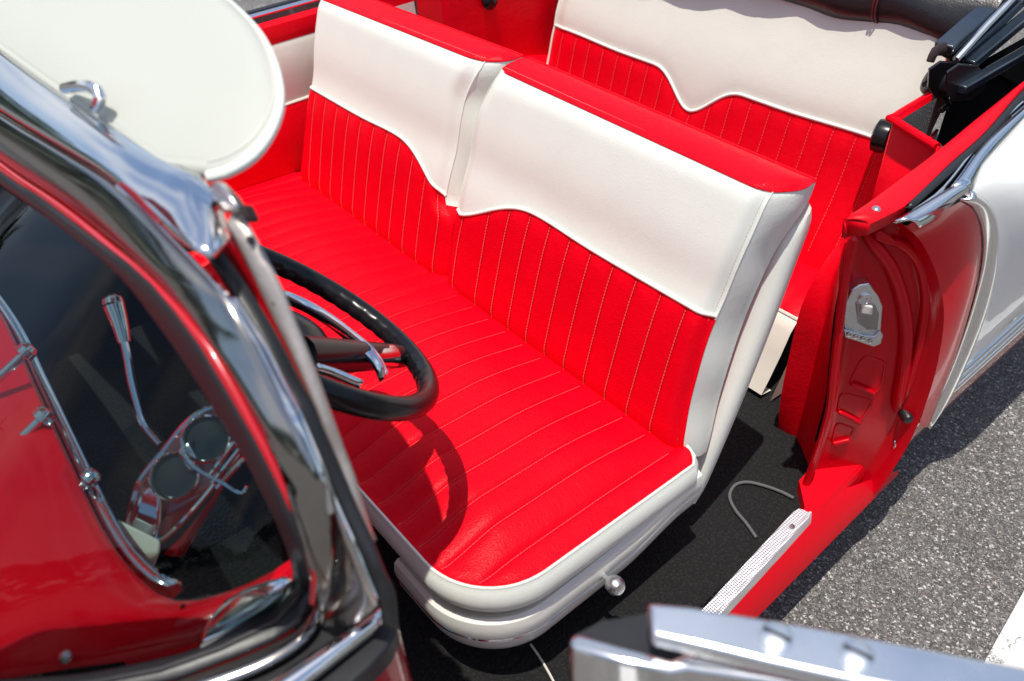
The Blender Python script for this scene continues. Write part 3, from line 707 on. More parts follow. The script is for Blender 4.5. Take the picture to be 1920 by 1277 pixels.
ls = [.50, .56, .62, .72, .85, 1.1, 1.5, 2.2]
for k, (z0, z1, x0, x1, bl) in enumerate(((.425, .405, .886, .889, .004), (.400, .380, .886, .889, .004), (.376, .352, .886, .886, .005))):
    q.grid([[(lerp(x0, x1, t) + bl * math.sin(math.pi * t), y if k < 1 else y - .02 * k, lerp(z0, z1, t)) for y in ls] for t in (0, .25, .5, .75, 1)])
q.build('rocker_moulding', CHROME, wf, solid=.004)
q = MB(); q.grid([[(x, y, z) for y in [.46] + ls] for x, z in ((.882, .43), (.882, .35), (.880, .30), (.872, .26), (.83, .235))]); q.build('rocker_panel', PAINT, wf)

# ---------- rear deck, far side and front bodywork
q = MB()
q.grid([[(x, y, z) for x, z in ((-.86, .94), (-.7, .97), (-.3, 1.0), (.3, 1.0), (.7, .97), (.84, .94))] for y, z in ((1.55, 0), (1.9, 0), (2.4, 0))])
q.build('rear_deck', PAINTW, car)
q = MB(); rr = []
for y in (-.75, 0, .3, .8, 1.3, 2.2): rr.append([(-.80, y, .95), (-.86, y, .945), (-.888, y, .88), (-.892, y, .65), (-.886, y, .40), (-.87, y, .24)])
q.grid(rr); q.build('far_body_side', PAINTW, car)
q = MB()
q.grid([[(x, y, .93 + dz) for x, dz in ((-.86, -.03), (-.6, .0), (0, .02), (.6, .0), (.84, -.02))] for y in (-1.9, -1.5, -1.22)])
q.grid([[(.895, y, z) for y in (-1.9, -1.2, -.86)] for z in (.90, .6, .25)])
q.grid([[(-.895, y, z) for y in (-1.9, -1.2, -.75)] for z in (.90, .6, .25)])
q.build('cowl', PAINT, car, solid=.004)

# ---------- passenger door and quarter (far side)
q = MB()
def pbox(y0, y1, prof, b, mi=0, n=8): b.grid([[(x, lerp(y0, y1, i / n), z) for i in range(n + 1)] for x, z in prof], mi)
pbox(-.42, .245, [(-.80, .930), (-.775, .938), (-.758, .93), (-.752, .905), (-.755, .885)], q, 0)
pbox(-.42, .245, [(-.755, .885), (-.748, .87), (-.745, .80), (-.748, .725)], q, 1)
pbox(-.42, .245, [(-.745, .725), (-.738, .71), (-.735, .6), (-.74, .45), (-.75, .3)], q, 2)
q.tube([(-.746, -.42, .726), (-.746, .245, .726)], .004, 6, 1)
pd = q.build('passenger_door', [RED, CREAM, RED], car, ang=25)
q = MB(); pbox(-.72, .235, [(-.84, .945), (-.835, .957), (-.818, .957), (-.812, .945)], q); q.build('window_channel', RUBBER, pd)
q = MB(); q.tube([(-.805, -.72, .950), (-.805, .235, .950)], .006, 8); q.build('belt_bead', CHROME, pd)
q = MB(); c = V((-.744, .10, .685)); q.lathe(c, (1, 0, 0), [(.007, 0), (.006, .006), (0, .007)], 10); q.build('trim_screw', RUST, pd)
q = MB(); q.lathe((-.757, .205, .915), (1, 0, .3), [(.008, 0), (.007, .012), (.009, .016), (0, .02)], 10); q.build('lock_button', RED, pd)
q = MB(); q.grid([[(-.745, y, z) for y in (-1.2, -.8, -.42)] for z in (.93, .6, .27)]); q.build('dimmed_side_panel', DARK, car, solid=.004)  # dark sheet replaces the door's front; its colour stands for dimness behind the glass
q = MB()          # far quarter panel
pbox(.26, .62, [(-.80, .94), (-.775, .948), (-.758, .94), (-.752, .89)], q, 0)
pbox(.26, .48, [(-.752, .89), (-.745, .80), (-.745, .72)], q, 1)
pbox(.26, .48, [(-.745, .72), (-.738, .6), (-.745, .3)], q, 0)
pq = [(-0.6200,0.4755,0.9219),(-0.6200,0.9221,0.8161),(-0.6200,0.8890,0.7074),(-0.6200,0.5681,0.7882)]
y0 = .485
q.grid([[(-.745, y0, z) for z in (.93, .85, .7, .5, .28)], [(-.63, y0 + .005, z) for z in (.955, .85, .7, .5, .28)], [(-.615, y0 + .02, z) for z in (.955, .85, .7, .5, .28)], [(-.615, .72, z) for z in (.955, .85, .7, .5, .28)], [(-.615, .95, z) for z in (.955, .85, .7, .5, .28)]], 0)
q.grid([[(-.615, .56 + .05 * i, .66 + .03 * math.sin(i * .5)) for i in range(8)], [(-.58, .56 + .05 * i, .655 + .03 * math.sin(i * .5)) for i in range(8)], [(-.555, .56 + .05 * i, .62 + .03 * math.sin(i * .5)) for i in range(8)], [(-.55, .56 + .05 * i, .45) for i in range(8)]], 0)
q.build('quarter_trim_panel', [RED, CREAM], car, ang=40)
q = MB(); q.lathe((-.612, .64, .885), (1, 0, 0), [(.024, 0), (.026, .012), (.020, .018), (.008, .024), (0, .026)], 18); q.build('black_knob', BLACK, car)

# ---------- folded top: leather stack, well, steel arms
q = MB()
edge = [(-.66, .885, .985), (-.4, .890, .985), (-.12, .900, .985), (.06, .912, .982), (.20, .924, .974), (.29, .926, .965), (.38, .932, .972), (.50, .940, .966), (.62, .96, .95)]
E_ = crom(edge, 60); rows = []
for dy, dz in ((.30, -.16), (.10, -.06), (.02, -.012), (0, 0), (-.012, .015), (-.016, .04), (-.006, .075), (.03, .11), (.10, .14), (.25, .15), (.45, .13), (.62, .04)):
    rows.append([p + V((0, dy - .002 + .004 * math.sin(p.x * 31 + dz * 40), dz + .006 + .003 * math.sin(p.x * 17 + dz * 25))) for p in E_])
q.grid(rows)
top = q.build('folded_top', LEATHER, car, ang=80)
q = MB()
for px in (.395, .402):
    q.tube([(px, .945, .972), (px - .002, .922, .985), (px - .004, .912, 1.01), (px - .006, .922, 1.05), (px - .008, .96, 1.085)], .0022, 6, smooth=12)
q.build('top_piping', BURG, top)
q = MB()          # dark lined well
q.grid([[(.665, .72, .78), (.665, 1.5, .78)], [(.80, .62, .78), (.80, 1.5, .78)]])
q.grid([[(.80, .60, .78), (.775, 1.5, .78)], [(.79, .60, .90), (.765, 1.5, .90)]])
q.grid([[(.61, .90, .93), (.61, 1.5, .93)], [(.61, .90, .70), (.61, 1.5, .70)]])
q.grid([[(.6, 1.5, .7), (.8, 1.5, .7)], [(.6, 1.5, .98), (.8, 1.5, .98)]])
q.build('top_well', DARK, car)
def bar(name, a, c, wd, th, m, par):
    q = MB(); a = V(a); c = V(c); d = (c - a); ln = d.length; d.normalize(); x = d.cross(V((0, 0, 1))).normalized(); z = x.cross(d)
    q.box((a + c) / 2, x * wd, d * ln / 2, z * th); return q.build(name, m, par, bevel=.003)
b1 = [(0.6000,0.8230,1.0022),(0.6000,1.0638,1.0641)]; b2 = [(0.6200,0.8669,0.9740),(0.6200,1.0937,1.0434)]; b3 = [(0.6400,0.8620,0.9700),(0.6400,1.0950,1.0153)]; b4 = [(0.6600,0.8101,0.9417),(0.6600,1.1083,0.9415)]
for (a, c), wd, th in ((b1, .019, .010), (b2, .009, .012), (b3, .012, .010), (b4, .011, .009)): bar('top_arm', a, c, wd, th, BARS, top)
IRON = mat('black_iron', (.010, .009, .011), .32, spec=.5, bump=[('n', 140, .3, .002)], var=.3)
ax = V((-.70, -.60, .38)).normalized()
q = MB(); hp = [V(p) for p in [(0.6200,0.7362,0.9946),(0.6200,0.7765,0.9986),(0.6200,0.8651,0.9702),(0.6200,0.9344,0.9260),(0.6200,0.9372,0.9001),(0.6200,0.8853,0.8931),(0.6200,0.8013,0.9172),(0.6200,0.7527,0.9562)]]
q.prism(hp, V((.006, -.006, .0))); q.prism([p + V((.030, .010, 0)) for p in hp], (.006, -.006, 0))
q.lathe(V([(0.6050,0.8153,0.9416)][0]), ax, [(0, -.03), (.024, -.03), (.030, -.024), (.031, .004), (.027, .012), (.018, .014), (.017, .009), (.009, .009), (.009, .018), (0, .019)], 24)
q.lathe(V([(0.6000,0.9045,0.9247)][0]), ax, [(0, -.03), (.014, -.03), (.014, .010), (.011, .014), (.006, .014), (.006, .022), (0, .022)], 12)
q.lathe(V([(0.6100,0.8753,0.9024)][0]), ax, [(0, -.02), (.009, -.02), (.009, .012), (0, .013)], 6)
q.tube([(0.6300,0.8214,0.9139),(0.6300,0.8525,0.8883),(0.6300,0.8289,0.8822)], .006, 8, smooth=8)
q.build('hinge_bracket', IRON, top, bevel=.002, ang=40)
q = MB(); hk = [V(p) for p in [(0.6000,0.8912,0.9618),(0.6000,0.8707,0.9827),(0.6000,0.8230,1.0022),(0.6000,0.7914,1.0057),(0.6000,0.7833,0.9882)]]
q.tube(hk, lambda t: .013 - .006 * t, 10, smooth=14, flat=1.4); q.build('hinge_hook', RUST, top)
q = MB(); q.tube([(0.6300,0.8227,0.9892),(0.6300,0.9163,1.0305),(0.6300,1.0447,1.0795)], .007, 8); q.build('lift_rod', ALUS, top)
for px in [(0.5970,0.9941,1.0391),(0.5970,0.9749,1.0385),(0.5970,1.0169,1.0378)]:
    q = MB(); q.lathe(px, (-.5, -.6, .6), [(.004, 0), (.003, .002), (0, .003)], 8); q.build('arm_rivet', ALUS, top)

# ---------- windscreen surround
def cat(*ls): 
    o = []
    for l in ls: o += [V(p) for p in l]
    return o
N = 60
q = MB()
hu = [(-1.2076,-0.7812,1.3375),(-0.1678,-0.7028,1.3067),(0.1591,-0.6777,1.3000),(0.3263,-0.6645,1.2990),(0.4669,-0.6525,1.3044),(0.5817,-0.6432,1.3060),(0.6625,-0.6357,1.3135),(0.6898,-0.6353,1.3007),(0.6980,-0.6380,1.2771)]
hl = [(-1.2103,-0.8418,1.2230),(-0.0611,-0.7456,1.2552),(0.2733,-0.7163,1.2738),(0.4391,-0.7010,1.2883),(0.5381,-0.6919,1.2975),(0.5948,-0.6870,1.2998),(0.6414,-0.6843,1.2929),(0.6964,-0.6807,1.2873),(0.7493,-0.6750,1.2973)]
rows = strip(hu, hl, N, .007, 9)
q.grid(rows)
ws = q.build('windscreen_frame', CHROME, car, solid=.006, ang=60)
q = MB()          # outer bright frame
rl = [(-1.2761,-0.8453,1.2073),(-0.0914,-0.7457,1.2436),(0.2516,-0.7155,1.2635),(0.4215,-0.6998,1.2788),(0.5225,-0.6905,1.2878),(0.5799,-0.6857,1.2892),(0.6568,-0.6808,1.2803),(0.7288,-0.6768,1.2685),(0.7640,-0.6749,1.2622),(0.7777,-0.6751,1.2531),(0.8011,-0.6762,1.2325),(0.8227,-0.6774,1.2116),(0.8448,-0.6777,1.1973),(0.8649,-0.6797,1.1724),(0.8790,-0.6811,1.1544),(0.8843,-0.6846,1.1269),(0.8809,-0.6908,1.0857),(0.8821,-0.6948,1.0570),(0.8721,-0.7020,1.0118),(0.8513,-0.7122,0.9521)]
rr_ = [(-1.4518,-0.8910,1.0968),(-0.0864,-0.7678,1.1982),(0.2598,-0.7376,1.2166),(0.4344,-0.7211,1.2349),(0.5057,-0.7146,1.2403),(0.5841,-0.7078,1.2441),(0.6434,-0.7029,1.2456),(0.7036,-0.6987,1.2413),(0.7470,-0.6967,1.2309),(0.7715,-0.6965,1.2185),(0.7946,-0.6969,1.2034),(0.8218,-0.6976,1.1831),(0.8442,-0.6991,1.1600),(0.8655,-0.7017,1.1302),(0.8802,-0.7066,1.0876),(0.8836,-0.7114,1.0517),(0.8739,-0.7165,1.0218)]
q.grid(strip(rl, rr_, N, .006, 9)); q.build('outer_frame', DIMCHROME, ws, solid=.005, ang=60)
q = MB(); q.grid(strip([(0.6133,-0.6914,1.3079),(0.6378,-0.6898,1.3053),(0.6645,-0.6883,1.3011),(0.6883,-0.6867,1.2991)], [(0.6224,-0.6899,1.3134),(0.6484,-0.6879,1.3128),(0.6713,-0.6868,1.3078),(0.6927,-0.6857,1.3032)], 12, .001, 3)); q.build('seam_inlay', mat('inlay_paint', (.22, .002, .01), .4), ws, solid=.002)
q = MB(); q.tube([(0.5743,-0.6844,1.2874),(0.6515,-0.6796,1.2779),(0.7241,-0.6755,1.2660),(0.7595,-0.6736,1.2596),(0.7733,-0.6738,1.2504),(0.7969,-0.6749,1.2297),(0.8187,-0.6762,1.2086),(0.8410,-0.6765,1.1941),(0.8613,-0.6784,1.1691),(0.8754,-0.6800,1.1503),(0.8807,-0.6835,1.1226)], .0032, 8, smooth=40); q.build('frame_bead', CHROME, ws)
q = MB()
r2 = [(-1.4629,-0.8925,1.0924),(-0.0892,-0.7683,1.1960),(0.2574,-0.7381,1.2139),(0.4328,-0.7215,1.2325),(0.5043,-0.7150,1.2381),(0.5830,-0.7082,1.2420),(0.6425,-0.7032,1.2436),(0.7029,-0.6990,1.2394),(0.7445,-0.6972,1.2286),(0.7683,-0.6971,1.2163),(0.7914,-0.6975,1.2004),(0.8187,-0.6983,1.1801),(0.8412,-0.6998,1.1568),(0.8628,-0.7023,1.1275),(0.8775,-0.7071,1.0853),(0.8809,-0.7120,1.0491),(0.8723,-0.7166,1.0216)]
r1 = [(-1.5272,-0.9054,1.0593),(-0.0958,-0.7739,1.1815),(0.2566,-0.7429,1.2024),(0.3874,-0.7300,1.2197),(0.5067,-0.7190,1.2296),(0.5835,-0.7120,1.2360),(0.6425,-0.7067,1.2403),(0.6928,-0.7036,1.2340),(0.7307,-0.7021,1.2230),(0.7559,-0.7019,1.2106),(0.7808,-0.7024,1.1932),(0.8074,-0.7029,1.1747),(0.8321,-0.7041,1.1524),(0.8581,-0.7059,1.1255),(0.8773,-0.7098,1.0876),(0.8816,-0.7143,1.0538),(0.8724,-0.7194,1.0230)]
q.grid(strip(r2, r1, N, .003, 5)); q.build('red_frame_stripe', PAINT, ws, solid=.004)
q = MB(); q.grid(strip([(0.8282,-0.6926,0.9580),(0.8490,-0.7095,0.9580),(0.8610,-0.7328,0.9580),(0.8602,-0.7689,0.9580),(0.8465,-0.8154,0.9580),(0.8299,-0.8564,0.9580)], [(0.8186,-0.6998,0.9560),(0.8359,-0.7168,0.9560),(0.8410,-0.7443,0.9560),(0.8350,-0.7763,0.9560),(0.8256,-0.8067,0.9560),(0.8108,-0.8497,0.9560)], 24, .005, 7)); q.build('lower_frame', DIMCHROME, ws, solid=.005)
q = MB()
gk0 = cat([(-1.5272,-0.9054,1.0593),(-0.0929,-0.7733,1.1839),(0.2583,-0.7425,1.2043),(0.3887,-0.7296,1.2213),(0.5077,-0.7188,1.2311),(0.5842,-0.7118,1.2374),(0.6431,-0.7065,1.2416),(0.6934,-0.7034,1.2353),(0.7311,-0.7019,1.2243),(0.7563,-0.7017,1.2118),(0.7811,-0.7022,1.1945),(0.8078,-0.7027,1.1760),(0.8324,-0.7039,1.1538),(0.8584,-0.7057,1.1269),(0.8755,-0.7102,1.0860)], [(0.8160,-0.6974,0.9550),(0.8346,-0.7157,0.9550),(0.8391,-0.7440,0.9550),(0.8330,-0.7761,0.9550),(0.8240,-0.8063,0.9550),(0.8091,-0.8494,0.9550),(0.7742,-0.9075,0.9550),(0.7373,-0.9641,0.9550),(0.6956,-1.0191,0.9550)])
gk1 = cat([(-1.7831,-0.9375,0.9635),(-0.1523,-0.7819,1.1431),(0.2271,-0.7469,1.1763),(0.3451,-0.7352,1.1923),(0.4477,-0.7256,1.2026),(0.5377,-0.7172,1.2113),(0.5914,-0.7132,1.2094),(0.6441,-0.7110,1.1952),(0.6866,-0.7093,1.1835),(0.7141,-0.7094,1.1677),(0.7410,-0.7090,1.1550),(0.7739,-0.7080,1.1440),(0.7963,-0.7082,1.1299),(0.8230,-0.7107,1.0978),(0.8389,-0.7149,1.0592)], [(0.7898,-0.7092,0.9550),(0.8043,-0.7220,0.9550),(0.8078,-0.7461,0.9550),(0.8026,-0.7791,0.9550),(0.7967,-0.8113,0.9550),(0.7624,-0.8804,0.9550),(0.7364,-0.9192,0.9550),(0.7079,-0.9570,0.9550),(0.6627,-1.0133,0.9550)])
q.grid(strip(gk0, gk1, 110, .006, 9)); q.build('rubber_seal', RUBBER, ws, solid=.006, ang=60)
q = MB()
mid = [a.lerp(c, .45) + V((0, 0, .006)) for a, c in zip(crom(gk0, 60), crom(gk1, 60))]
q.tube(mid[38:], .0035, 8); q.build('seal_bead', RUBBER, ws)
# pane
q = MB()
gt = crom(cat([(-.30, -.80, 1.24), (-.0, -.785, 1.235)], [(0.2271,-0.7469,1.1763),(0.3451,-0.7352,1.1923),(0.4477,-0.7256,1.2026),(0.5377,-0.7172,1.2113),(0.5914,-0.7132,1.2094),(0.6441,-0.7110,1.1952),(0.6866,-0.7093,1.1835),(0.7141,-0.7094,1.1677),(0.7410,-0.7090,1.1550),(0.7739,-0.7080,1.1440),(0.7963,-0.7082,1.1299),(0.8230,-0.7107,1.0978),(0.8389,-0.7149,1.0592)]), 50)
gb = crom(cat([(-.30, -1.16, .955), (.15, -1.15, .955), (.5, -1.06, .955)], [(0.6627,-1.0133,0.9550),(0.7079,-0.9570,0.9550),(0.7364,-0.9192,0.9550),(0.7624,-0.8804,0.9550),(0.7845,-0.8399,0.9550),(0.7967,-0.8113,0.9550),(0.8026,-0.7791,0.9550),(0.8078,-0.7461,0.9550),(0.8043,-0.7220,0.9550),(0.7898,-0.7092,0.9550)]), 50)
q.grid([[a.lerp(c, t) + V((.02, -.03, .01)) * math.sin(math.pi * t) for a, c in zip(gt, gb)] for t in [i / 10 for i in range(11)]])
q.build('windscreen_glass', GLASS, ws, ang=80)
# inner side of the post: seal, red post, retainer strip
q = MB()
pl_ = [(0.7007,-0.6633,1.2670),(0.7328,-0.6634,1.2481),(0.7807,-0.6641,1.2163),(0.8097,-0.6655,1.1908),(0.8246,-0.6660,1.1783),(0.8472,-0.6689,1.1458),(0.8671,-0.6721,1.1122),(0.8936,-0.6747,1.0790),(0.9067,-0.6767,1.0581),(0.9195,-0.6779,1.0426),(0.9229,-0.6823,1.0096)]
pr_ = [(0.6825,-0.6504,1.2553),(0.7293,-0.6501,1.2312),(0.7634,-0.6509,1.2063),(0.7873,-0.6525,1.1818),(0.8117,-0.6536,1.1603),(0.8311,-0.6565,1.1296),(0.8587,-0.6583,1.1012),(0.8851,-0.6600,1.0748),(0.9045,-0.6612,1.0556),(0.9130,-0.6638,1.0329),(0.9196,-0.6687,0.9945)]
q.grid(strip(pl_, pr_, 50, .010, 9)); q.build('door_seal', RUBBER, ws, solid=.006, ang=60)
q = MB()
fl = [(0.7484,-0.6697,1.2509),(0.7595,-0.6705,1.2395),(0.7837,-0.6716,1.2182),(0.8062,-0.6729,1.1966),(0.8290,-0.6732,1.1817),(0.8499,-0.6752,1.1560),(0.8644,-0.6768,1.1367),(0.8698,-0.6805,1.1082),(0.8647,-0.6870,1.0654),(0.8660,-0.6911,1.0356),(0.8555,-0.6987,0.9886),(0.8314,-0.7100,0.9225),(0.7935,-0.7241,0.8453),(0.6963,-0.7559,0.6769)]
fr_ = [(0.7447,-0.6646,1.2473),(0.7660,-0.6650,1.2327),(0.7869,-0.6653,1.2182),(0.8133,-0.6669,1.1925),(0.8281,-0.6675,1.1801),(0.8507,-0.6702,1.1485),(0.8705,-0.6734,1.1151),(0.8902,-0.6754,1.0904),(0.9031,-0.6773,1.0697),(0.9162,-0.6790,1.0501),(0.9197,-0.6809,1.0350),(0.8975,-0.6884,0.9953),(0.8499,-0.7028,0.9208),(0.7195,-0.7422,0.7178)]
q.grid(strip(fl, fr_, 50, .002, 5)); q.build('post_plate', CHROMED, ws, solid=.004)
q = MB(); q.tube([(0.7492,-0.6658,1.2504),(0.7706,-0.6660,1.2370),(0.7913,-0.6663,1.2227),(0.8175,-0.6679,1.1973),(0.8321,-0.6685,1.1850),(0.8545,-0.6712,1.1536),(0.8741,-0.6743,1.1206),(0.8936,-0.6763,1.0961),(0.9064,-0.6782,1.0756),(0.9233,-0.6806,1.0492)], .0018, 6, smooth=40); q.build('plate_edge', CHROME, ws)
q = MB()
q.grid(strip([(0.6435,-0.6485,1.2343),(0.6635,-0.6457,1.2428),(0.7117,-0.6454,1.2179),(0.7469,-0.6462,1.1923),(0.7716,-0.6479,1.1669),(0.7968,-0.6491,1.1447),(0.8167,-0.6520,1.1131),(0.8452,-0.6539,1.0838),(0.8725,-0.6554,1.0580)], [(0.6913,-0.6372,1.2726),(0.6966,-0.6367,1.2728),(0.7215,-0.6388,1.2444),(0.7487,-0.6410,1.2137),(0.7744,-0.6427,1.1880),(0.8080,-0.6462,1.1442),(0.8174,-0.6502,1.1109),(0.8407,-0.6523,1.0833),(0.8726,-0.6537,1.0558)], 40, -.004, 7)); q.build('red_post', PAINT, ws, solid=.006)
q = MB()
q.grid(strip([(0.7148,-0.6445,1.2921),(0.7230,-0.6444,1.2884),(0.7471,-0.6462,1.2624),(0.7730,-0.6483,1.2331),(0.7976,-0.6499,1.2085),(0.8297,-0.6533,1.1667),(0.8386,-0.6571,1.1350),(0.8540,-0.6586,1.1156),(0.8762,-0.6596,1.0964),(0.8926,-0.6607,1.0796)], [(0.7121,-0.6314,1.3016),(0.7307,-0.6312,1.2930),(0.7641,-0.6328,1.2625),(0.7892,-0.6357,1.2285),(0.8099,-0.6384,1.1982),(0.8309,-0.6422,1.1600),(0.8454,-0.6449,1.1327),(0.8604,-0.6475,1.1062),(0.8745,-0.6528,1.0613),(0.8786,-0.6535,1.0541)], 40, .003, 7))
rt = q.build('retainer_strip', mat('aged_strip', (.44, .385, .35), .42, metal=.6, bump=[('n', 90, .4, .002)], var=.16), ws, solid=.004)
for c in [(0.7404,-0.6375,1.2889),(0.7692,-0.6415,1.2445),(0.8625,-0.6549,1.0990)]:
    q = MB(); q.lathe(c, (.6, -.3, .6), [(0, .0035), (.0026, .003), (.0034, -.002)], 10); q.build('rust_hole', RUST, rt)
q = MB(); q.prism([V(p) for p in [(0.6905,-0.6407,1.3187),(0.7014,-0.6388,1.3261),(0.7203,-0.6378,1.3221),(0.7355,-0.6377,1.3148),(0.7246,-0.6396,1.3075),(0.7054,-0.6423,1.2994),(0.6916,-0.6425,1.3054)]], (-.006, .010, -.008)); q.build('top_bracket', CHROMED, ws, bevel=.003)
q = MB(); q.prism([V(p) for p in [(0.7463,-0.6416,1.3233),(0.7554,-0.6401,1.3284),(0.7637,-0.6409,1.3182),(0.7545,-0.6425,1.3125)]], (-.006, .010, -.008)); q.build('bracket_tab', RUST, ws, bevel=.002)
# cowl finisher, black pad and red post foot
q = MB(); q.grid(strip([(0.8771,-0.6632,0.9620),(0.8763,-0.7094,0.9620),(0.8742,-0.7606,0.9620),(0.8737,-0.8070,0.9620)], [(0.8928,-0.6711,0.9580),(0.8955,-0.7165,0.9580),(0.8971,-0.7452,0.9580),(0.8969,-0.7899,0.9580)], 20, .008, 9)); q.build('cowl_finisher', CHROME, ws, solid=.006)
q = MB(); q.prism([V(p) for p in [(0.8883,-0.6559,0.9480),(0.8983,-0.6625,0.9480),(0.9077,-0.6773,0.9480),(0.9130,-0.7005,0.9480),(0.9162,-0.7308,0.9480),(0.9173,-0.7730,0.9480),(0.8742,-0.8495,0.9480),(0.8252,-0.8580,0.9480),(0.8413,-0.7960,0.9480),(0.8471,-0.7353,0.9480),(0.8380,-0.6789,0.9480),(0.8442,-0.6454,0.9480)]], (0, 0, -.03)); q.build('post_pad', RUBBER, ws, bevel=.004)
q = MB(); q.prism([V(p) for p in [(0.8816,-0.6528,0.9250),(0.8966,-0.6706,0.9250),(0.9034,-0.6960,0.9250),(0.9067,-0.7257,0.9250),(0.9086,-0.7529,0.9250),(0.8767,-0.7676,0.9250),(0.8353,-0.7289,0.9250),(0.8066,-0.6649,0.9250),(0.8318,-0.6365,0.9250)]], (0, 0, -.66)); q.build('hinge_post', PAINT, car, bevel=.006)
# far post, header runs across
q = MB(); hx = [(-.72, -.655, 1.30), (-.80, -.665, 1.15), (-.88, -.69, .96)]
q.grid([[V(p) + V((dx, dy, 0)) for p in crom(hx, 12)] for dx, dy in ((0, .03), (-.04, .02), (-.05, -.02), (-.02, -.07), (.02, -.05), (.0, .03))])
q.tube([(-.72, -.655, 1.30), (-.5, -.68, 1.31), (-.3, -.70, 1.31)], .035, 12, smooth=10, flat=.6)
q.build('far_post', CHROME, ws)

# ---------- sun visor
q = MB()
vo = crom([(0.6570,-0.6292,1.3083),(0.6711,-0.6159,1.3136),(0.6774,-0.5933,1.3227),(0.6637,-0.5676,1.3330),(0.6346,-0.5436,1.3426),(0.5806,-0.5199,1.3521),(0.5108,-0.5009,1.3597),(0.4183,-0.4880,1.3648),(0.3365,-0.4854,1.3658),(0.2371,-0.4905,1.3638)], 60)
vin = [V((x, y, 1.30 + .4 * (y + .65))) for x, y in ((-.30, -.47), (-.34, -.52), (-.34, -.68), (.05, -.68), (.35, -.665), (.60, -.65))]
ol = vo + vin; cen = sum(ol, V()) / len(ol); cen.z = 1.30 + .4 * (cen.y + .65); rows = []
for f, z in ((.0, -.011), (.6, -.011), (.93, -.009), (.985, -.005), (1.0, 0), (.985, .006), (.965, .0065), (.955, .0050), (.945, .0062), (.93, .0075), (.6, .011), (0, .011)):
    rows.append([cen.lerp(p, f) + V((0, 0, z)) if f not in () else p for p in ol])
q.grid(rows, cu=True)
visor = q.build('sun_visor', mat('visor_vinyl', (.475, .48, .425), .5, bump=[('v', 400, .08, .002), ('n', 7, .3, .01)]), car, ang=70)
q = MB(); q.tube([p + V((0, 0, 0)) for p in vo], .0052, 8); q.build('visor_piping', WHITE, visor)
q = MB(); q.tube([cen.lerp(p, .955) + V((0, 0, .0062)) for p in vo], .0010, 5); q.build('visor_seam', WTHREAD, visor)
q = MB(); q.tube([(0.3789,-0.6623,1.3132),(0.4235,-0.6567,1.3273),(0.4560,-0.6532,1.3340),(0.4748,-0.6516,1.3344),(0.4748,-0.6526,1.3279),(0.4552,-0.6559,1.3154)], .0058, 10, smooth=20); q.build('visor_rod', CHROME, visor)

# ---------- dashboard
q = MB()
de = crom(cat([(-.76, -.84, .93), (-.4, -.825, .935), (0, -.822, .94)], [(0.0993,-0.8172,0.9400),(0.2902,-0.8242,0.9400),(0.4234,-0.8295,0.9400),(0.5561,-0.8343,0.9400),(0.6319,-0.8313,0.9400),(0.6920,-0.8201,0.9400),(0.7292,-0.8022,0.9400),(0.7441,-0.7756,0.9400),(0.7522,-0.7512,0.9400),(0.7582,-0.7253,0.9400),(0.7626,-0.6979,0.9400)]), 70)
db = crom([(-.76, -.85, .945), (-.74, -1.0, .945), (-.5, -1.12, .945), (0, -1.18, .945), (.45, -1.09, .945), (.66, -1.0, .945), (.74, -.90, .945), (.785, -.82, .945), (.80, -.74, .945), (.785, -.69, .945)], 70)
rows = []
for k in range(13):
    t = k / 12; rows.append([a.lerp(c, t) + V((0, 0, .020 * math.sin(math.pi * min(1, t * .9)) * sm((i - 0) / 6))) for i, (a, c) in enumerate(zip(de, db))])
rows.insert(0, [p + V((0, .003, -.012)) for p in de]); rows.insert(0, [p + V((-.002, -.006, -.05)) for p in de]); rows.insert(0, [p + V((-.01, -.05, -.20)) for p in de])
q.grid(rows)
dash = q.build('dashboard', DASHP, car, ang=60)
q = MB(); dp = crom([(-0.2733,-0.8377,0.9250),(0.0704,-0.8167,0.9250),(0.2570,-0.8215,0.9250),(0.3949,-0.8271,0.9250),(0.5322,-0.8323,0.9250),(0.6072,-0.8311,0.9250),(0.6651,-0.8208,0.9250),(0.6868,-0.8095,0.9250)], 40)
q.grid([[p + V((-.001, .004, -.004)) for p in dp], [p + V((-.003, .016, -.010)) for p in dp], [p + V((-.003, .017, -.024)) for p in dp], [p + V((-.002, .004, -.028)) for p in dp]]); q.build('dash_moulding', CHROME, dash, solid=.003)
for c, r in (([(0.2913,-0.8182,0.9865)][0], .012), ([(0.3808,-0.8367,0.9507)][0], .013), ([(0.4949,-0.8250,0.9289)][0], .011)):
    q = MB(); q.lathe(c, (-.1, .9, .35), [(.006, -.05), (.006, 0), (r, .003), (r, .012), (r * .7, .017), (0, .018)], 14); q.build('dash_knob', CHROME, dash)
q = MB(); q.prism([V(p) for p in [(0.5320,-0.8296,0.8905),(0.5341,-0.8165,0.8979),(0.5814,-0.7866,0.8748),(0.5883,-0.7956,0.8618),(0.5809,-0.8069,0.8606)]], (-.02, -.02, -.05)); q.build('ash_tray', CREAM, dash, bevel=.004)
q = MB(); q.prism([V(p) for p in [(0.5617,-0.8338,0.8748),(0.5895,-0.8144,0.8626),(0.6030,-0.8006,0.8598),(0.6080,-0.8086,0.8493),(0.6030,-0.8188,0.8466),(0.5814,-0.8315,0.8579)]], (-.02, -.02, -.05)); q.build('dash_bracket', CHROME, dash, bevel=.006)
q = MB(); dv_ = [V(p) for p in [(0.7939,-0.8063,0.9620),(0.7824,-0.7952,0.9620),(0.7724,-0.7707,0.9620),(0.7742,-0.7470,0.9620),(0.7822,-0.7230,0.9620),(0.7892,-0.7089,0.9620),(0.8009,-0.7134,0.9620),(0.8074,-0.7302,0.9620),(0.8082,-0.7553,0.9620),(0.8063,-0.7835,0.9620),(0.8019,-0.8082,0.9620)]]
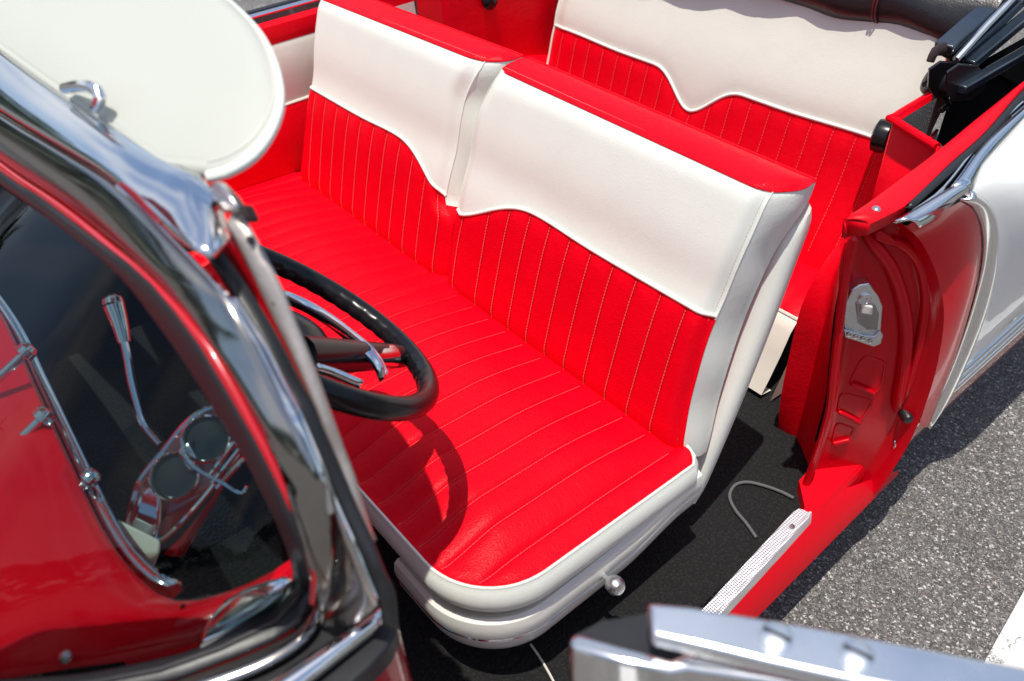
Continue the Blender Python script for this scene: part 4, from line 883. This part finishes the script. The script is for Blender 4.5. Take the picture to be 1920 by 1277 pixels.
cen = sum(dv_, V()) / len(dv_); rows = [[cen.lerp(p, f) + V((0, 0, h)) for p in dv_] for f, h in ((1.02, -.03), (1.0, -.004), (.96, .0), (.8, .004), (.4, .006), (0, .006))]
q.grid(rows, cu=True); q.build('defroster_cover', CHROME, dash, ang=60)
q = MB(); q.tube([p + V((0, 0, .001)) for p in crom([(0.7491,-0.8018,0.9580),(0.7576,-0.8090,0.9580),(0.7670,-0.8149,0.9580)], 6)], .0022, 6); q.build('dash_scratch_seam', DARK, dash)
q = MB(); q.lathe([(0.7315,-0.9039,0.9630)][0], (0, 0, 1), [(.006, -.002), (.005, .002), (.002, .003), (0, .001)], 12); q.build('screw', ALUS, dash)

# ---------- steering wheel and column
wc = V((.425, -.503, .950)); wn = V((math.sin(.083), math.sin(.746) * math.cos(.083), math.cos(.746) * math.cos(.083))).normalized()
wu = wn.cross(V((0, 1, 0))).normalized(); wv = wn.cross(wu)
def WP_(r, th, h=0): return wc + (wu * math.cos(th) + wv * math.sin(th)) * r + wn * h
q = MB(); rows = []; NA = 480
for i in range(NA):
    th = 2 * math.pi * i / NA; row = []
    for k in range(14):
        a = 2 * math.pi * k / 14; rr0 = .0160
        inner = max(0, -math.cos(a) * .85 - math.sin(a) * .55 - .2)
        rr0 *= 1 + inner * .15 * (abs(math.sin(th * 24)) - .6)
        row.append(WP_(.2 + rr0 * math.cos(a), th, rr0 * 1.05 * math.sin(a)))
    rows.append(row)
q.grid(rows, cu=True, cv=True)
wheel = q.build('steering_wheel', BLACK, car, ang=80)
q = MB()
sp1 = [(0.5148,-0.5511,0.9706),(0.4861,-0.4847,0.9125),(0.4611,-0.4271,0.8621),(0.4366,-0.3705,0.8126)]
q.tube([V(p) for p in sp1], lambda t: .029 - .010 * t, 14, smooth=16, flat=.95)
sp2 = [(0.4921,-0.5740,0.9943),(0.4866,-0.5918,1.0114),(0.4780,-0.6050,1.0246),(0.4708,-0.6158,1.0354)]; q.tube([V(p) for p in sp2], lambda t: .029 - .010 * t, 14, smooth=16, flat=.95)
q.build('wheel_spoke', BLACK, wheel)
q = MB(); q.lathe(wc + wn * -.07, wn, [(.03, -.02), (.045, 0), (.052, .03), (.050, .05), (.040, .064), (.02, .070), (0, .071)], 28); q.build('wheel_hub', BLACK, wheel)
q = MB(); q.lathe(wc + wn * -.022, wn, [(.054, -.008), (.058, 0), (.054, .008)], 28); q.build('hub_ring', CHROME, wheel)
q = MB(); a, c = V(sp1[2]), V(sp1[3]); q.tube([a.lerp(c, -.35), a.lerp(c, .5)], .0235, 14, flat=.84); q.build('spoke_clip', CHROME, wheel)
q = MB()
hr = [(0.3734,-0.5223,0.9791),(0.3741,-0.4962,0.9549),(0.3867,-0.4743,0.9333),(0.4130,-0.4586,0.9158),(0.4457,-0.4497,0.9039),(0.4788,-0.4429,0.8938),(0.5106,-0.4471,0.8941),(0.5469,-0.4595,0.9015)]
P_ = crom(hr, 30); q.grid([[p + wn * h + V((0, 0, 0)) for p in P_] for h in (-.009, .009)]); 
P3 = crom([(0.5488,-0.5459,0.9702),(0.5543,-0.5248,0.9500),(0.5685,-0.5006,0.9260)], 10); q.grid([[p + wn * h for p in P3] for h in (-.006, .006)])
q.build('horn_ring', CHROME, wheel, solid=.004)
q = MB(); q.tube([(0.5040,-0.4520,0.9103),(0.5225,-0.4535,0.9096),(0.5449,-0.4596,0.9127),(0.5716,-0.4726,0.9217)], lambda t: .008 - .004 * t, 8, smooth=10, flat=.5); q.build('horn_lever', CHROME, wheel)
q = MB(); q.tube([wc + wn * -.06, wc + wn * -.40], .026, 18); col = q.build('steering_column', PAINT, car)
q = MB()
lv = [(0.4707,-0.7343,0.9085),(0.4467,-0.7388,0.9280),(0.4308,-0.7347,0.9460),(0.4109,-0.7269,0.9705),(0.3930,-0.7174,0.9943),(0.3828,-0.7132,1.0070)]
q.tube([V(p) for p in lv], .0048, 10, smooth=20)
q.tube([(0.3838,-0.7132,1.0060),(0.3686,-0.7071,1.0248),(0.3538,-0.7031,1.0418)], lambda t: .0075 + .005 * t, 12, smooth=8); q.lathe([(0.3521,-0.7025,1.0438)][0], V([(0.3476,-0.7000,1.0499)][0]) - V([(0.3538,-0.7031,1.0418)][0]), [(.0125, 0), (.011, .006), (.005, .010), (0, .011)], 12)
q.build('shift_lever', CHROME, col)
q = MB()          # instrument pods beside the column
pod = [V(p) for p in [(0.5210,-0.8089,0.8614),(0.5060,-0.7758,0.8995),(0.5070,-0.7396,0.9248),(0.5082,-0.7062,0.9478),(0.5155,-0.6784,0.9611),(0.5301,-0.6575,0.9623),(0.5492,-0.6537,0.9470),(0.5601,-0.6725,0.9231),(0.5639,-0.7062,0.8951),(0.5616,-0.7473,0.8676),(0.5554,-0.7847,0.8464),(0.5404,-0.8028,0.8475)]]
cen = sum(pod, V()) / len(pod); pn = V((.35, .25, .9)).normalized()
q.grid([[cen.lerp(p, f) + pn * h for p in pod] for f, h in ((.7, -.09), (1.0, -.03), (1.0, 0), (.95, .006), (.6, .008), (0, .008))], cu=True)
pods = q.build('instrument_cluster', mat('red_tinted_chrome', (.34, .12, .12), .14, metal=.85, coat=.3), car, ang=50)  # chrome tinted red-brown: the mirrored red is put into its colour
q = MB(); q.tube([p + pn * .002 for p in crom(pod + [pod[0]], 60)], .004, 8); q.build('cluster_rim', CHROME, pods)
GF = mat('gauge_glass', (.012, .016, .018), .06, spec=.8)
ga = (V((-.0, -.35, .75)) + V((.55, .10, .0))).normalized()
for c in [(0.5439,-0.6947,0.9457),(0.5411,-0.7415,0.9145)]:
    q = MB(); q.lathe(V(c), ga, [(.026, -.05), (.029, -.004), (.0285, .004), (.0265, .006), (.0245, .003), (.0235, -.004)], 28); gp = q.build('gauge_bezel', CHROME, pods)
    q = MB(); q.lathe(V(c), ga, [(.0236, -.003), (.012, -.0018), (0, -.0015)], 24); q.build('gauge_face', GF, pods)
q = MB(); q.prism([V(p) for p in [(0.5362,-0.8055,0.8805),(0.5267,-0.7839,0.9052),(0.5301,-0.7660,0.9149),(0.5460,-0.7613,0.9033),(0.5616,-0.7793,0.8755),(0.5600,-0.7956,0.8652),(0.5479,-0.8071,0.8684)]], pn * -.06); q.build('cluster_end', CHROME, pods, bevel=.008, bseg=3)
q = MB(); q.prism([V(p) for p in [(0.5309,-0.7270,0.9424),(0.5332,-0.7105,0.9522),(0.5567,-0.7121,0.9287),(0.5523,-0.7249,0.9236)]], pn * -.04); q.build('cluster_bridge', CHROME, pods, bevel=.005, bseg=3)
q = MB(); q.tube([(0.5412,-0.7182,0.9623),(0.5547,-0.7241,0.9453),(0.5709,-0.7193,0.9334),(0.5943,-0.7053,0.9214),(0.6137,-0.6943,0.9110),(0.6146,-0.6852,0.9167)], .0022, 6, smooth=24); q.build('chrome_wire', CHROME, pods)
q = MB()
for a in ([(0.5671,-0.7114,0.9117),(0.5671,-0.6705,0.9412)], [(0.5732,-0.7103,0.9067),(0.5746,-0.6690,0.9352)], [(0.5721,-0.7084,0.8935),(0.5756,-0.6687,0.9190)]): q.tube(a, .004, 8)
q.build('cluster_fin', CHROME, pods)

# ---------- open driver door (its top edge in the foreground)
q = MB()
S0 = V((1.104, -.558, 0)); dd = V((.80, .60, 0)); nn_ = V((.60, -.80, 0))
sec = [(.0, 1.05), (.006, 1.03), (.012, .9), (.030, .6), (.02, .34), (0, .30), (-.05, .32), (-.055, .6), (-.05, 1.0), (-.03, 1.05)]
rows = [[S0 + dd * t + nn_ * a + V((0, 0, z)) for a, z in sec] for t in (.0, .02, .5, .98, 1.0)]
q.grid(rows, cu=True)
for e in (0, -1):
    o = len(q.v); q.v += [p.copy() for p in rows[e]]; q.f.append(list(range(o, o + len(sec)))); q.m.append(0)
door = q.build('driver_door', PAINT, car, ang=40)
q = MB(); q.prism([V(p) for p in [(1.0936,-0.5499,1.1100),(1.1172,-0.5283,1.1100),(1.1739,-0.4839,1.1100),(1.2292,-0.4437,1.1100),(1.9605,0.0794,1.1100),(1.9519,0.0498,1.1100),(1.2211,-0.4935,1.1100),(1.1774,-0.5240,1.1100),(1.1454,-0.5450,1.1100),(1.1135,-0.5670,1.1100)]], (0, 0, -.016)); q.build('door_rail', mat('satin_chrome', (.84, .86, .88), .26, metal=1, bump=[('n', 60, .05, .002)], var=.06), door, bevel=.004, bseg=3)
q = MB(); q.prism([V(p) for p in [(1.0686,-0.6031,1.0900),(1.0710,-0.5954,1.0900),(1.0992,-0.5782,1.0900),(1.1273,-0.5607,1.0900),(1.1314,-0.5476,1.0900),(1.1416,-0.5372,1.0900),(1.1745,-0.5151,1.0900),(1.9754,0.0768,1.0900),(1.9723,0.0661,1.0900),(1.1810,-0.5238,1.0900),(1.1402,-0.5578,1.0900),(1.1341,-0.5683,1.0900),(1.1051,-0.5895,1.0900),(1.0761,-0.6070,1.0900)]], (0, 0, -.05)); q.build('door_edge_trim', CHROME, door, bevel=.006, bseg=3)
q = MB(); q.prism([V(p) for p in [(1.0613,-0.5916,1.0700),(1.0672,-0.5670,1.0700),(1.0850,-0.5367,1.0700),(1.1239,-0.5126,1.0700),(1.1550,-0.5089,1.0700),(1.1294,-0.5369,1.0700),(1.1221,-0.5526,1.0700)]], (0, 0, -.03)); q.build('door_channel', RUBBER, door)
q = MB(); q.prism([V(p) + V((.002, -.002, 0)) for p in [(1.0507,-0.5846,1.0380),(1.0855,-0.5669,1.0380),(1.1184,-0.5448,1.0380),(1.1708,-0.4974,1.0380),(2.0373,0.1493,1.0380),(2.0424,0.1669,1.0380),(1.1627,-0.4865,1.0380),(1.0846,-0.5426,1.0380)]], (0, 0, -.16)); q.build('door_face_trim', CHROMED, door, bevel=.004)
for c in [(1.1699,-0.5053,1.1100),(1.2126,-0.4765,1.1100)]:
    q = MB(); q.lathe(c, (0, 0, 1), [(.0120, -.001), (.0115, .0022), (.0085, .0042), (.004, .0050), (0, .0051)], 22); q.box(V(c) + V((0, 0, .0046)), (.009, .003, 0), (-.0004, .0012, 0), (0, 0, .0008), 1); q.build('rail_screw', [mat('pale_screw', (.72, .75, .78), .32, metal=.9), RUBBER], door)

# ---------- loose cord on the carpet
q = MB(); q.tube([(0.8013,0.2699,0.2760),(0.7716,0.2640,0.2760),(0.7386,0.2508,0.2760),(0.7112,0.2332,0.2760),(0.7003,0.2083,0.2760),(0.7109,0.1777,0.2760),(0.7399,0.1585,0.2760),(0.7781,0.1472,0.2760),(0.8115,0.1343,0.2760)], .0034, 8, smooth=50)
cord = q.build('cord', CORDM)
cord['label'] = 'thin grey cord looped on the black carpet beside the step plate'
cord['category'] = 'cord'
